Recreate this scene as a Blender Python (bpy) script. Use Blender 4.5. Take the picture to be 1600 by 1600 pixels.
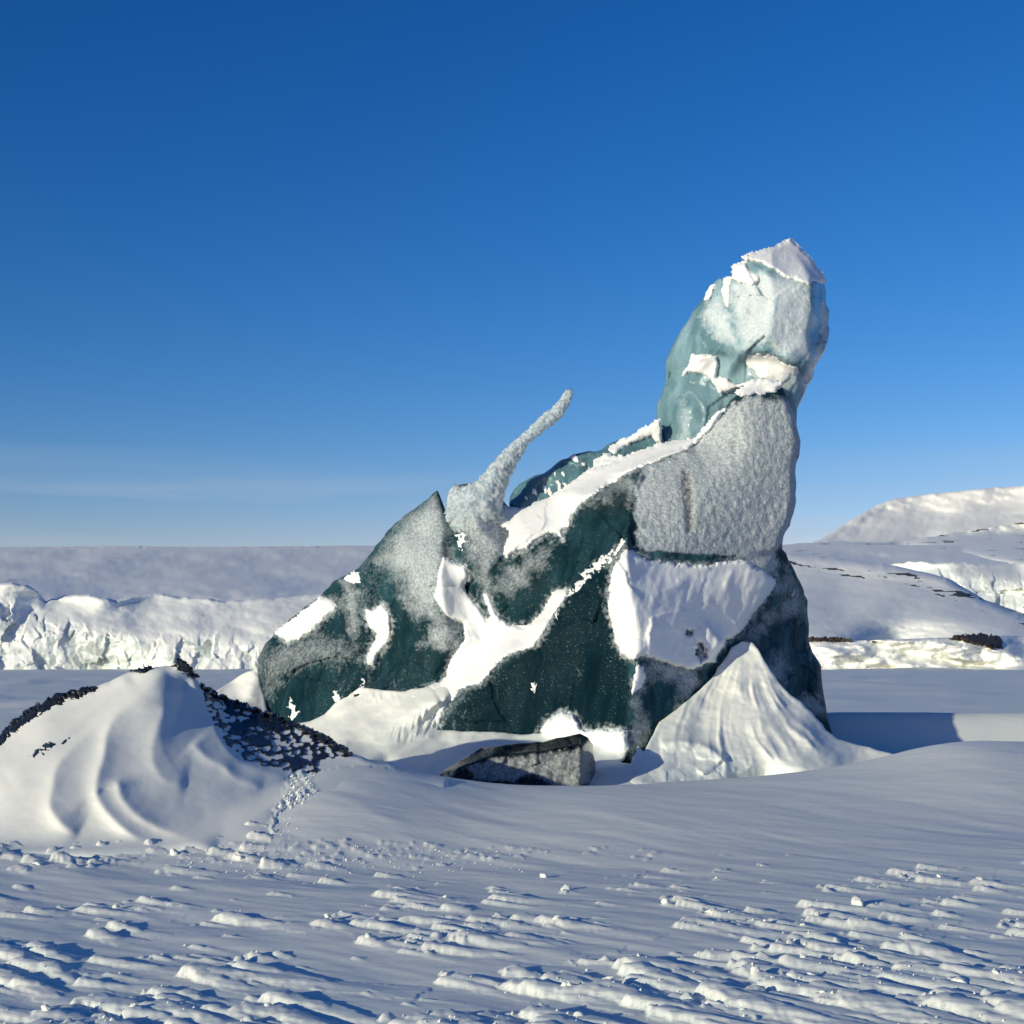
import bpy, bmesh, math, random
import numpy as np
from mathutils import Vector
from mathutils.geometry import delaunay_2d_cdt

random.seed(7)
rng = np.random.default_rng(11)
scene = bpy.context.scene
for o in list(bpy.data.objects):
    bpy.data.objects.remove(o)
C = bpy.context.collection

# ------------------------------------------------------------------ camera
F = 2198.0            # focal length in reference pixels (1600 wide)
CX, HY, EYE = 800.0, 1025.0, 1.6
cam = bpy.data.cameras.new('camera')
cam.sensor_width = 36.0
cam.lens = 36.0 * F / 1600.0
cam.shift_y = (HY - 800.0) / 1600.0
cam.clip_start = 0.1
cam.clip_end = 20000
cam_o = bpy.data.objects.new('camera', cam)
cam_o.location = (0, 0, EYE)
cam_o.rotation_euler = (math.radians(90), 0, 0)
C.objects.link(cam_o)
scene.camera = cam_o

# ------------------------------------------------------------------ sky and sun
SUN_EL, SUN_AZ = math.radians(11.2), math.radians(228)   # azimuth clockwise from +Y
world = bpy.data.worlds.new('World')
scene.world = world
world.use_nodes = True
wn, wl = world.node_tree.nodes, world.node_tree.links
wn.clear()
w_out = wn.new('ShaderNodeOutputWorld')
w_bg = wn.new('ShaderNodeBackground')
w_sky = wn.new('ShaderNodeTexSky')
w_sky.sky_type = 'NISHITA'
w_sky.sun_disc = False
w_sky.sun_elevation = SUN_EL
w_sky.sun_rotation = SUN_AZ
w_sky.altitude = 300
w_sky.air_density = 1.0
w_sky.dust_density = 0.2
w_sky.ozone_density = 3.0
w_bg.inputs['Strength'].default_value = 0.12
w_hsv = wn.new('ShaderNodeHueSaturation')
w_hsv.inputs['Saturation'].default_value = 1.25
w_hsv.inputs['Value'].default_value = 1.0
wl.new(w_sky.outputs[0], w_hsv.inputs['Color'])
# clear polar air: deeper and steeper blue than the plain model
w_srgb = wn.new('ShaderNodeSeparateColor'); w_crgb = wn.new('ShaderNodeCombineColor')
wl.new(w_hsv.outputs[0], w_srgb.inputs[0])
for k_, (T_, O_, g_) in enumerate(((.092, .125, 1.6), (.298, .356, 1.3), (.680, .61, 1.15))):
    m1 = wn.new('ShaderNodeMath'); m1.operation = 'MULTIPLY'; m1.inputs[1].default_value = 0.12 / O_
    m2 = wn.new('ShaderNodeMath'); m2.operation = 'POWER'; m2.inputs[1].default_value = g_
    m3 = wn.new('ShaderNodeMath'); m3.operation = 'MULTIPLY'; m3.inputs[1].default_value = T_ / 0.12
    wl.new(w_srgb.outputs[k_], m1.inputs[0]); wl.new(m1.outputs[0], m2.inputs[0]); wl.new(m2.outputs[0], m3.inputs[0])
    wl.new(m3.outputs[0], w_crgb.inputs[k_])
# faint streaks of high cloud low over the horizon
w_tc = wn.new('ShaderNodeTexCoord')
w_map = wn.new('ShaderNodeMapping')
w_map.inputs['Scale'].default_value = (2.2, 2.2, 38.0)
wl.new(w_tc.outputs['Generated'], w_map.inputs['Vector'])
w_no = wn.new('ShaderNodeTexNoise')
w_no.inputs['Scale'].default_value = 1.3
w_no.inputs['Detail'].default_value = 4
w_no.inputs['Roughness'].default_value = 0.5
wl.new(w_map.outputs[0], w_no.inputs['Vector'])
w_r = wn.new('ShaderNodeMapRange')
w_r.inputs['From Min'].default_value = 0.42
w_r.inputs['From Max'].default_value = 0.72
wl.new(w_no.outputs['Fac'], w_r.inputs['Value'])
w_sep = wn.new('ShaderNodeSeparateXYZ')
wl.new(w_tc.outputs['Generated'], w_sep.inputs[0])
w_el = wn.new('ShaderNodeMapRange')
w_el.inputs['From Min'].default_value = 0.145
w_el.inputs['From Max'].default_value = 0.105
wl.new(w_sep.outputs['Z'], w_el.inputs['Value'])
w_mul = wn.new('ShaderNodeMath'); w_mul.operation = 'MULTIPLY'
wl.new(w_r.outputs[0], w_mul.inputs[0]); wl.new(w_el.outputs[0], w_mul.inputs[1])
w_mul2 = wn.new('ShaderNodeMath'); w_mul2.operation = 'MULTIPLY'
wl.new(w_mul.outputs[0], w_mul2.inputs[0]); w_mul2.inputs[1].default_value = 0.6
w_mix = wn.new('ShaderNodeMix'); w_mix.data_type = 'RGBA'
wl.new(w_mul2.outputs[0], w_mix.inputs[0])
wl.new(w_crgb.outputs[0], w_mix.inputs[6])
w_mix.inputs[7].default_value = (3.3, 4.1, 5.2, 1)
wl.new(w_mix.outputs[2], w_bg.inputs['Color'])
wl.new(w_bg.outputs[0], w_out.inputs[0])

sun = bpy.data.lights.new('sun', 'SUN')
sun.energy = 3.85
sun.angle = math.radians(0.5)
sun.color = (0.98, 0.94, 0.71)
sun_o = bpy.data.objects.new('sun', sun)
to_sun = Vector((math.sin(SUN_AZ) * math.cos(SUN_EL), math.cos(SUN_AZ) * math.cos(SUN_EL), math.sin(SUN_EL)))
sun_o.rotation_euler = to_sun.to_track_quat('Z', 'Y').to_euler()
sun_o.location = to_sun * 60
C.objects.link(sun_o)

vs = scene.view_settings
scene.display_settings.display_device = 'sRGB'
vs.view_transform = 'Standard'
vs.look = 'None'
vs.gamma = 1.0
vs.exposure = 0.0
vs.use_curve_mapping = False

# ------------------------------------------------------------------ noise
_perm = np.random.default_rng(5).permutation(256).astype(np.int32)
_perm = np.concatenate([_perm, _perm, _perm])
_g3 = np.random.default_rng(6).normal(size=(256, 3)).astype(np.float32)
_g3 /= np.linalg.norm(_g3, axis=1)[:, None]

def perlin3(x, y, z):
    x, y, z = np.broadcast_arrays(np.asarray(x, np.float32), np.asarray(y, np.float32), np.asarray(z, np.float32))
    xi, yi, zi = np.floor(x).astype(np.int32), np.floor(y).astype(np.int32), np.floor(z).astype(np.int32)
    xf, yf, zf = x - xi, y - yi, z - zi
    xi &= 255; yi &= 255; zi &= 255
    fade = lambda t: t * t * t * (t * (t * 6 - 15) + 10)
    u, v, w = fade(xf), fade(yf), fade(zf)
    out = 0
    for dx in (0, 1):
        px = _perm[xi + dx]
        wx = u if dx else 1 - u
        for dy in (0, 1):
            py = _perm[px + yi + dy]
            wy = v if dy else 1 - v
            for dz in (0, 1):
                g = _g3[_perm[py + zi + dz]]
                wz = w if dz else 1 - w
                out = out + wx * wy * wz * (g[..., 0] * (xf - dx) + g[..., 1] * (yf - dy) + g[..., 2] * (zf - dz))
    return out * 1.5

def fbm(x, y, z=0.0, octaves=4, gain=0.5, lac=2.03):
    s, a, f = 0, 1.0, 1.0
    for i in range(octaves):
        s = s + a * perlin3(np.asarray(x) * f + 17.3 * i, np.asarray(y) * f - 9.1 * i, np.asarray(z) * f + 3.7 * i)
        a *= gain; f *= lac
    return s

def smooth(a, b, x):
    t = np.clip((x - a) / (b - a), 0, 1)
    return t * t * (3 - 2 * t)

def worley(x, y, seed=0):
    """nearest cell: distance F1, F2, cell random values (3)"""
    xi, yi = np.floor(x).astype(np.int64), np.floor(y).astype(np.int64)
    best = np.full(x.shape, 9.0); sec = np.full(x.shape, 9.0)
    cid = np.zeros(x.shape, np.int64); bx = np.zeros(x.shape); by = np.zeros(x.shape)
    for i in (-1, 0, 1):
        for j in (-1, 0, 1):
            cx, cy = xi + i, yi + j
            h = (cx * 73856093 ^ cy * 19349663 ^ (seed * 83492791 + 77)) & 0x7fffffff
            h = (h * 1103515245 + 12345) & 0x7fffffff
            rx = ((h >> 4) & 1023) / 1023.0
            ry = ((h >> 14) & 1023) / 1023.0
            dx, dy = cx + rx - x, cy + ry - y
            d = np.sqrt(dx * dx + dy * dy)
            closer = d < best
            sec = np.where(closer, best, np.minimum(sec, d))
            best = np.where(closer, d, best)
            cid = np.where(closer, h, cid)
            bx = np.where(closer, -dx, bx); by = np.where(closer, -dy, by)
    r1 = ((cid >> 3) & 255) / 255.0; r2 = ((cid >> 11) & 255) / 255.0; r3 = ((cid >> 19) & 255) / 255.0
    return best, sec, bx, by, r1, r2, r3

def facets(x, y, seed=0):
    """chipped look: every cell a tilted plane"""
    f1, f2, bx, by, r1, r2, r3 = worley(x, y, seed)
    return (r1 - .5) * 2 * bx + (r2 - .5) * 2 * by + (r3 - .5) * 0.5

def blur(a, sigma):
    if sigma <= 0: return a
    r = int(math.ceil(sigma * 2.5))
    k = np.exp(-0.5 * (np.arange(-r, r + 1) / sigma) ** 2); k /= k.sum()
    p = np.pad(a, r, mode='edge')
    t = sum(k[i] * p[i:i + a.shape[0], :] for i in range(2 * r + 1))
    return sum(k[i] * t[:, i:i + a.shape[1]] for i in range(2 * r + 1))

# ------------------------------------------------------------------ planar shape helpers
def at(px, py, d):
    """point at depth d (metres along +Y) for a direction measured in the reference picture"""
    px = np.asarray(px, float); py = np.asarray(py, float)
    return np.stack([(px - CX) / F * d, d + 0 * px, EYE - (py - HY) / F * d], -1)

def densify(poly, seg=8.0, jitter=0.0, seed=0, closed=True):
    r = np.random.default_rng(seed)
    out = []
    n = len(poly)
    for i in range(n if closed else n - 1):
        a, b = np.array(poly[i], float), np.array(poly[(i + 1) % n], float)
        m = max(1, int(np.hypot(*(b - a)) / seg))
        for k in range(m):
            p = a + (b - a) * k / m
            if k and jitter: p = p + r.normal(size=2) * jitter
            out.append(p)
    if not closed: out.append(np.array(poly[-1], float))
    return np.array(out)

def poly_dist(px, py, poly, closed=True):
    """signed distance (inside > 0) and nearest outline point"""
    sh = px.shape
    P = np.stack([px.ravel(), py.ravel()], -1).astype(np.float32)
    A = np.asarray(poly, np.float32)
    if closed: B = np.roll(A, -1, axis=0)
    else: A, B = A[:-1], A[1:]
    best = np.full(len(P), 1e18, np.float32); near = np.zeros_like(P)
    inside = np.zeros(len(P), bool)
    for a, b in zip(A, B):
        ab = b - a
        L = float(ab @ ab) + 1e-9
        t = np.clip(((P - a) @ ab) / L, 0, 1)
        q = a + t[:, None] * ab
        dd = ((P - q) ** 2).sum(1)
        m = dd < best
        best[m] = dd[m]; near[m] = q[m]
        if closed:
            c = (a[1] > P[:, 1]) != (b[1] > P[:, 1])
            if c.any():
                xx = (b[0] - a[0]) * (P[:, 1] - a[1]) / (b[1] - a[1] + 1e-12) + a[0]
                inside ^= c & (P[:, 0] < xx)
    d = np.sqrt(best)
    if closed: d = np.where(inside, d, -d)
    return d.reshape(sh), near.reshape(sh + (2,))

class Depth:
    """depth over a picture-aligned lattice from control points, with creases"""
    def __init__(self, pts, creases=(), x0=0, y0=0, x1=1, y1=1, step=2.5, sigma=2.0):
        self.step, self.x0, self.y0 = step, x0, y0
        self.nx, self.ny = int((x1 - x0) / step) + 1, int((y1 - y0) / step) + 1
        gx, gy = np.meshgrid(x0 + np.arange(self.nx) * step, y0 + np.arange(self.ny) * step)
        self.gx, self.gy = gx, gy
        verts = [(float(p[0]), float(p[1])) for p in pts]; val = [float(p[2]) for p in pts]
        edges = []
        for c in creases:
            st = len(verts)
            for p in c:
                verts.append((float(p[0]), float(p[1]))); val.append(float(p[2]))
            edges += [(st + i, st + i + 1) for i in range(len(c) - 1)]
        V = np.array(verts); vv = np.array(val)
        def near_val(x, y):
            w = 1.0 / ((V[:, 0] - x) ** 2 + (V[:, 1] - y) ** 2 + 4.0) ** 1.5
            return float((w * vv).sum() / w.sum())
        m = 40
        bx = [x0 - m, (x0 + x1) / 2, x1 + m]; by = [y0 - m, (y0 + y1) / 2, y1 + m]
        for i, x in enumerate(bx):
            for j, y in enumerate(by):
                if (i, j) == (1, 1): continue
                verts.append((x, y)); val.append(near_val(x, y))
        co, ed, tri, ov, oe, of = delaunay_2d_cdt([Vector(v) for v in verts], edges, [], 0, 1e-4)
        cv = []
        for k, c in enumerate(co):
            if ov[k]: cv.append(val[ov[k][0]])
            else: cv.append(near_val(c[0], c[1]))
        D = np.full(gx.shape, np.nan)
        for t in tri:
            a, b, c = [np.array(co[i]) for i in t]
            xa, xb = min(a[0], b[0], c[0]), max(a[0], b[0], c[0]); ya, yb = min(a[1], b[1], c[1]), max(a[1], b[1], c[1])
            i0, i1 = max(0, int((xa - x0) / step)), min(self.nx, int((xb - x0) / step) + 2)
            j0, j1 = max(0, int((ya - y0) / step)), min(self.ny, int((yb - y0) / step) + 2)
            if i0 >= i1 or j0 >= j1: continue
            X, Y = gx[j0:j1, i0:i1], gy[j0:j1, i0:i1]
            den = (b[1] - c[1]) * (a[0] - c[0]) + (c[0] - b[0]) * (a[1] - c[1])
            if abs(den) < 1e-9: continue
            u = ((b[1] - c[1]) * (X - c[0]) + (c[0] - b[0]) * (Y - c[1])) / den
            v = ((c[1] - a[1]) * (X - c[0]) + (a[0] - c[0]) * (Y - c[1])) / den
            w = 1 - u - v
            m = (u >= -1e-6) & (v >= -1e-6) & (w >= -1e-6)
            sub = D[j0:j1, i0:i1]
            sub[m] = (u * cv[t[0]] + v * cv[t[1]] + w * cv[t[2]])[m]
        D[np.isnan(D)] = np.nanmean(D)
        self.D = blur(D, sigma)
    def sample(self, px, py, D=None):
        D = self.D if D is None else D
        fx = np.clip((np.asarray(px, float) - self.x0) / self.step, 0, self.nx - 1.001)
        fy = np.clip((np.asarray(py, float) - self.y0) / self.step, 0, self.ny - 1.001)
        i, j = fx.astype(int), fy.astype(int); u, v = fx - i, fy - j
        return (D[j, i] * (1 - u) * (1 - v) + D[j, i + 1] * u * (1 - v) + D[j + 1, i] * (1 - u) * v + D[j + 1, i + 1] * u * v)

def link(me, name, mat, parent=None):
    o = bpy.data.objects.new(name, me)
    me.materials.append(mat)
    C.objects.link(o)
    if parent is not None:
        o.parent = parent
        o.matrix_parent_inverse = parent.matrix_world.inverted()
    return o

def mesh_from(name, co, quads, attrs=None, smooth_shade=True):
    me = bpy.data.meshes.new(name)
    co = np.asarray(co, np.float32); quads = np.asarray(quads, np.int32)
    k = quads.shape[1]
    me.vertices.add(len(co)); me.vertices.foreach_set('co', co.ravel())
    me.loops.add(quads.size); me.loops.foreach_set('vertex_index', quads.ravel())
    me.polygons.add(len(quads))
    me.polygons.foreach_set('loop_start', np.arange(len(quads), dtype=np.int32) * k)
    me.polygons.foreach_set('use_smooth', np.full(len(quads), smooth_shade))
    me.update(calc_edges=True)
    me.validate()
    for n, a in (attrs or {}).items():
        at_ = me.attributes.new(n, 'FLOAT', 'POINT')
        at_.data.foreach_set('value', np.asarray(a, np.float32).ravel())
    return me

def solid(name, outline, dep, mat, parent=None, thick=2.0, wback=120, round_r=0.12, wround=14, jitter=1.0,
          seed=0, attrs=None, front=None, share=True):
    """closed body: front follows dep (a Depth), back bulges away, both meet at the outline"""
    step = dep.step
    gx, gy = dep.gx, dep.gy
    poly = densify(outline, 9.0, jitter, seed)
    sd, near = poly_dist(gx, gy, poly)
    keep = sd > -0.7 * step
    cell = keep[:-1, :-1] & keep[1:, :-1] & keep[:-1, 1:] & keep[1:, 1:]
    used = np.zeros_like(keep)
    used[:-1, :-1] |= cell; used[1:, :-1] |= cell; used[:-1, 1:] |= cell; used[1:, 1:] |= cell
    full = np.zeros_like(keep)
    full[1:-1, 1:-1] = cell[:-1, :-1] & cell[1:, :-1] & cell[:-1, 1:] & cell[1:, 1:]
    border = used & ~full
    X = np.where(border, near[..., 0], gx); Y = np.where(border, near[..., 1], gy)
    dist = np.where(border, 0, np.maximum(sd, 0))
    D0 = dep.D if front is None else front
    e = np.clip(dist / wround, 0, 1)
    rr = round_r * (1 - np.sqrt(np.clip(1 - (1 - e) ** 2, 0, 1)))
    Df = D0 + rr
    eb = np.clip(dist / wback, 0, 1)
    Db = blur(D0, 6) + round_r + thick * np.sqrt(np.clip(2 * eb - eb * eb, 0, 1)) * (1 + 0.15 * fbm(gx / 60, gy / 60, seed + 5., 3))
    if not share: Db = np.maximum(Db, Df + 0.01 * thick)
    idx = -np.ones(used.shape, np.int64); n = int(used.sum()); idx[used] = np.arange(n)
    bk = (used & ~border) if share else used.copy()
    idb = idx.copy(); nb = int(bk.sum()); idb[bk] = n + np.arange(nb)
    co = np.concatenate([at(X[used], Y[used], Df[used]), at(X[bk], Y[bk], Db[bk])])
    jj, ii = np.nonzero(cell)
    q1 = np.stack([idx[jj, ii], idx[jj + 1, ii], idx[jj + 1, ii + 1], idx[jj, ii + 1]], -1)
    q2 = np.stack([idb[jj, ii], idb[jj, ii + 1], idb[jj + 1, ii + 1], idb[jj + 1, ii]], -1)
    same = (q2 < n).all(1)
    q = np.concatenate([q1, q2[~same]])
    aa = {k: np.concatenate([v[used], v[bk]]) for k, v in (attrs or {}).items()}
    me = mesh_from(name, co, q, aa)
    return link(me, name, mat, parent)

def patch(name, poly, dep, mat, parent=None, thick=0.06, grow=0.006, wob=3.0, wob_s=14., seed=0, step=2.0, D=None,
          rough=0.012, attrs=None, smooth_px=4.0, holes=(), fn=None, lift=0.0, edge=0.012, fine=2.3):
    """a layer lying on a surface: thickness grows in from an uneven edge and dips under the surface outside it"""
    poly = np.array(poly, float)
    m = 14
    x0, y0 = poly.min(0) - m; x1, y1 = poly.max(0) + m
    gx, gy = np.meshgrid(np.arange(x0, x1, step), np.arange(y0, y1, step))
    wx = gx + wob * fbm(gx / wob_s, gy / wob_s, seed + .3, 3) + fine * perlin3(gx / 3.1, gy / 3.1, seed + 9.)
    wy = gy + wob * fbm(gx / wob_s, gy / wob_s, seed + 40.3, 3) + fine * perlin3(gx / 3.1, gy / 3.1, seed + 19.)
    sd, _ = poly_dist(wx, wy, poly)
    for h in holes:
        hs, _ = poly_dist(gx + 5 * fbm(gx / 7, gy / 7, seed + 3., 3), gy + 5 * fbm(gx / 7, gy / 7, seed + 8., 3), np.array(h, float))
        sd = np.minimum(sd, -hs)
    base = dep.sample(gx, gy, D)
    if smooth_px > 0:
        base = np.minimum(base, blur(base, smooth_px / step)) 
    t = np.where(sd > 0, thick * (1 - np.exp(-np.maximum(sd, 0) * grow / thick * 4)), sd * edge)
    t = t + rough * fbm(gx / 26, gy / 26, seed + 7., 4) * smooth(0, 12, sd) + lift * smooth(-2, 2, sd)
    if fn is not None: t = t + fn(gx, gy, sd)
    keep = sd > -3.5
    cell = keep[:-1, :-1] & keep[1:, :-1] & keep[:-1, 1:] & keep[1:, 1:]
    used = np.zeros_like(keep)
    used[:-1, :-1] |= cell; used[1:, :-1] |= cell; used[:-1, 1:] |= cell; used[1:, 1:] |= cell
    idx = -np.ones(used.shape, np.int64); idx[used] = np.arange(int(used.sum()))
    jj, ii = np.nonzero(cell)
    q = np.stack([idx[jj, ii], idx[jj + 1, ii], idx[jj + 1, ii + 1], idx[jj, ii + 1]], -1)
    me = mesh_from(name, at(gx[used], gy[used], (base - t)[used]), q)
    return link(me, name, mat, parent)

def ridges(gx, gy, lines, rnd=3.0, sig=0):
    """sum of crested ridges: (polyline, amplitude, width on the left of travel, width on the right)"""
    out = np.zeros(gx.shape)
    for pl, amp, wl_, wr_ in lines:
        pl = densify(smooth_line(pl), 12, 0, 0, closed=False)
        A, B = pl[:-1], pl[1:]
        best = np.full(gx.shape, 1e9); side = np.zeros(gx.shape); tt = np.zeros(gx.shape)
        N = len(A)
        for k, (a, b) in enumerate(zip(A, B)):
            ab = b - a; L = ab @ ab + 1e-9
            t = np.clip(((gx - a[0]) * ab[0] + (gy - a[1]) * ab[1]) / L, 0, 1)
            dx, dy = gx - a[0] - t * ab[0], gy - a[1] - t * ab[1]
            d = np.hypot(dx, dy)
            m = d < best
            best = np.where(m, d, best)
            side = np.where(m, ab[0] * dy - ab[1] * dx, side)
            tt = np.where(m, (k + t) / N, tt)
        w = np.where(side > 0, wr_, wl_)
        fade_ = smooth(0, .12, tt) * (1 - smooth(.8, 1.0, tt))
        out += amp * fade_ * np.exp(-(np.sqrt(best * best + rnd * rnd) - rnd) / w)
    return blur(out, sig) if sig else out

def smooth_line(pl, it=2):
    p = np.array(pl, float)
    for _ in range(it):
        q = [p[0]]
        for a, b in zip(p[:-1], p[1:]):
            q += [a * .75 + b * .25, a * .25 + b * .75]
        q.append(p[-1]); p = np.array(q)
    return p

def tag(o, label=None, cat=None, group=None, kind=None):
    if label: o['label'] = label
    if cat: o['category'] = cat
    if group: o['group'] = group
    if kind: o['kind'] = kind
    return o

def thing(name, label, cat, loc, group=None):
    o = bpy.data.objects.new(name, None)
    o.empty_display_size = 0.3
    o.location = loc
    C.objects.link(o)
    bpy.context.view_layer.update()
    return tag(o, label, cat, group)

# ------------------------------------------------------------------ materials
def new_mat(name):
    m = bpy.data.materials.new(name)
    m.use_nodes = True
    nt = m.node_tree
    b = nt.nodes['Principled BSDF']
    return m, nt.nodes, nt.links, b

def noise_node(n, l, vec, scale, detail=4, rough=0.55):
    t = n.new('ShaderNodeTexNoise')
    t.inputs['Scale'].default_value = scale
    t.inputs['Detail'].default_value = detail
    t.inputs['Roughness'].default_value = rough
    l.new(vec, t.inputs['Vector'])
    return t

def ramp(n, l, src, stops):
    r = n.new('ShaderNodeValToRGB')
    e = r.color_ramp.elements
    while len(e) < len(stops): e.new(0.5)
    for k, (p, c) in enumerate(stops):
        e[k].position = p
        e[k].color = (c, c, c, 1) if not hasattr(c, '__len__') else (*c, 1)
    l.new(src, r.inputs[0])
    return r

def snow_material(name, col=(0.82, 0.84, 0.77), scale=1.0, bump=0.5, streak=(1, 1, 1), rot=0.0, var=0.05, dist=0.02, coarse=4.0, wide=0.0):
    m, n, l, b = new_mat(name)
    g = n.new('ShaderNodeNewGeometry')
    mp = n.new('ShaderNodeMapping')
    mp.inputs['Rotation'].default_value = (0, 0, rot)
    mp.inputs['Scale'].default_value = streak
    l.new(g.outputs['Position'], mp.inputs['Vector'])
    big = noise_node(n, l, mp.outputs[0], coarse * scale, 5)
    fine = noise_node(n, l, mp.outputs[0], 38 * scale, 4, 0.6)
    grain = noise_node(n, l, g.outputs['Position'], 160 * scale, 2)
    mx = n.new('ShaderNodeMath'); mx.operation = 'MULTIPLY_ADD'
    l.new(fine.outputs['Fac'], mx.inputs[0]); mx.inputs[1].default_value = 0.35
    l.new(big.outputs['Fac'], mx.inputs[2])
    mx2 = n.new('ShaderNodeMath'); mx2.operation = 'MULTIPLY_ADD'
    l.new(grain.outputs['Fac'], mx2.inputs[0]); mx2.inputs[1].default_value = 0.07
    l.new(mx.outputs[0], mx2.inputs[2])
    if wide:
        wn_ = noise_node(n, l, mp.outputs[0], 0.55, 3)
        mx3 = n.new('ShaderNodeMath'); mx3.operation = 'MULTIPLY_ADD'
        l.new(wn_.outputs['Fac'], mx3.inputs[0]); mx3.inputs[1].default_value = wide
        l.new(mx2.outputs[0], mx3.inputs[2]); mx2 = mx3
    bp = n.new('ShaderNodeBump')
    bp.inputs['Strength'].default_value = bump
    bp.inputs['Distance'].default_value = dist / scale
    l.new(mx2.outputs[0], bp.inputs['Height'])
    l.new(bp.outputs[0], b.inputs['Normal'])
    lo = tuple(c * (1 - var) for c in col)
    r = ramp(n, l, big.outputs['Fac'], [(0.3, lo), (0.7, col)])
    l.new(r.outputs[0], b.inputs['Base Color'])
    b.inputs['Roughness'].default_value = 0.6
    b.inputs['Specular IOR Level'].default_value = 0.25
    return m

WIND = math.atan2(-0.6, 0.8)
M_snow = snow_material('packed_snow', streak=(0.45, 1.6, 1), rot=0.12, bump=0.4, dist=0.02, wide=3.0)
M_drift = snow_material('drifted_snow', bump=0.22, dist=0.010, coarse=3)
M_patch = snow_material('clinging_snow', col=(0.86, 0.885, 0.86), bump=0.45, dist=0.02, coarse=9)
M_far = snow_material('distant_snow', scale=0.03, bump=0.25, dist=0.02, var=0.08)

def ice_material(name, dark, pale, frost_col, pit=0.0, grain=60., spec=0.35, contrast=0.62, sss=0.0, glint=0.9, rmin=0.12):
    m, n, l, b = new_mat(name)
    g = n.new('ShaderNodeNewGeometry')
    fr = n.new('ShaderNodeAttribute'); fr.attribute_name = 'frost'
    ti = n.new('ShaderNodeAttribute'); ti.attribute_name = 'tint'
    di = n.new('ShaderNodeAttribute'); di.attribute_name = 'dirt'
    vm = n.new('ShaderNodeMapping'); vm.inputs['Scale'].default_value = (1.5, 1.5, 0.42); vm.inputs['Rotation'].default_value = (0, 0.25, 0)
    l.new(g.outputs['Position'], vm.inputs['Vector'])
    cl = noise_node(n, l, vm.outputs[0], 2.3, 7, 0.62)
    fn_ = noise_node(n, l, g.outputs['Position'], 16, 5, 0.65)
    pitn = noise_node(n, l, g.outputs['Position'], grain * 0.42, 3, 0.6)
    sp = noise_node(n, l, g.outputs['Position'], 62, 2, 0.5)
    # body colour, clear ice
    c0 = n.new('ShaderNodeMix'); c0.data_type = 'RGBA'
    c0.inputs[6].default_value = (*dark, 1); c0.inputs[7].default_value = (*pale, 1)
    ta = n.new('ShaderNodeMath'); ta.operation = 'MULTIPLY_ADD'; ta.use_clamp = True
    r0 = ramp(n, l, cl.outputs['Fac'], [(0.35, 0.0), (0.75, 1.0)])
    tb = n.new('ShaderNodeMath'); tb.operation = 'MULTIPLY_ADD'
    l.new(r0.outputs[0], tb.inputs[0]); tb.inputs[1].default_value = 1.5; tb.inputs[2].default_value = 0.25
    ta.operation = 'MULTIPLY'
    l.new(tb.outputs[0], ta.inputs[0])
    l.new(ti.outputs['Fac'], ta.inputs[1])
    l.new(ta.outputs[0], c0.inputs[0])
    # frost amount = attribute broken up by noise
    fa = n.new('ShaderNodeMath'); fa.operation = 'MULTIPLY_ADD'
    l.new(fn_.outputs['Fac'], fa.inputs[0]); fa.inputs[1].default_value = 0.75
    fb = n.new('ShaderNodeMath'); fb.operation = 'MULTIPLY_ADD'
    l.new(pitn.outputs['Fac'], fb.inputs[0]); fb.inputs[1].default_value = 0.30
    l.new(fr.outputs['Fac'], fb.inputs[2])
    l.new(fb.outputs[0], fa.inputs[2])
    fs = n.new('ShaderNodeMapRange'); fs.interpolation_type = 'LINEAR'
    fs.inputs['From Min'].default_value = 0.76; fs.inputs['From Max'].default_value = 1.45
    l.new(fa.outputs[0], fs.inputs['Value'])
    # blown snow specks on the surface, also glints painted into the colour
    sk = n.new('ShaderNodeMapRange')
    sk.inputs['From Min'].default_value = 0.675; sk.inputs['From Max'].default_value = 0.71
    l.new(sp.outputs['Fac'], sk.inputs['Value'])
    skb = ramp(n, l, cl.outputs['Fac'], [(0.42, 0.0), (0.60, 1.0)])
    skm = n.new('ShaderNodeMath'); skm.operation = 'MULTIPLY'
    l.new(sk.outputs[0], skm.inputs[0]); l.new(skb.outputs[0], skm.inputs[1])
    mxx = n.new('ShaderNodeMath'); mxx.operation = 'MAXIMUM'
    l.new(fs.outputs[0], mxx.inputs[0]); l.new(skm.outputs[0], mxx.inputs[1])
    c1 = n.new('ShaderNodeMix'); c1.data_type = 'RGBA'
    l.new(mxx.outputs[0], c1.inputs[0]); l.new(c0.outputs[2], c1.inputs[6])
    rf = ramp(n, l, pitn.outputs['Fac'], [(0.36, tuple(c * contrast for c in frost_col)), (0.62, frost_col)])
    l.new(rf.outputs[0], c1.inputs[7])
    # grit frozen in
    c2 = n.new('ShaderNodeMix'); c2.data_type = 'RGBA'
    dm = n.new('ShaderNodeMath'); dm.operation = 'MULTIPLY'
    dr = ramp(n, l, fn_.outputs['Fac'], [(0.40, 0.2), (0.6, 1.0)])
    l.new(dr.outputs[0], dm.inputs[0]); l.new(di.outputs['Fac'], dm.inputs[1])
    l.new(dm.outputs[0], c2.inputs[0]); l.new(c1.outputs[2], c2.inputs[6])
    c2.inputs[7].default_value = (0.085, 0.07, 0.055, 1)
    sp2 = noise_node(n, l, g.outputs['Position'], 40, 2, 0.6)  # sparkle of frosty ice painted as white specks in the base colour
    gl = n.new('ShaderNodeMapRange'); gl.inputs['From Min'].default_value = 0.63; gl.inputs['From Max'].default_value = 0.70
    l.new(sp2.outputs['Fac'], gl.inputs['Value'])
    glb = ramp(n, l, cl.outputs['Fac'], [(0.36, 0.15), (0.62, 1.0)])
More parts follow.
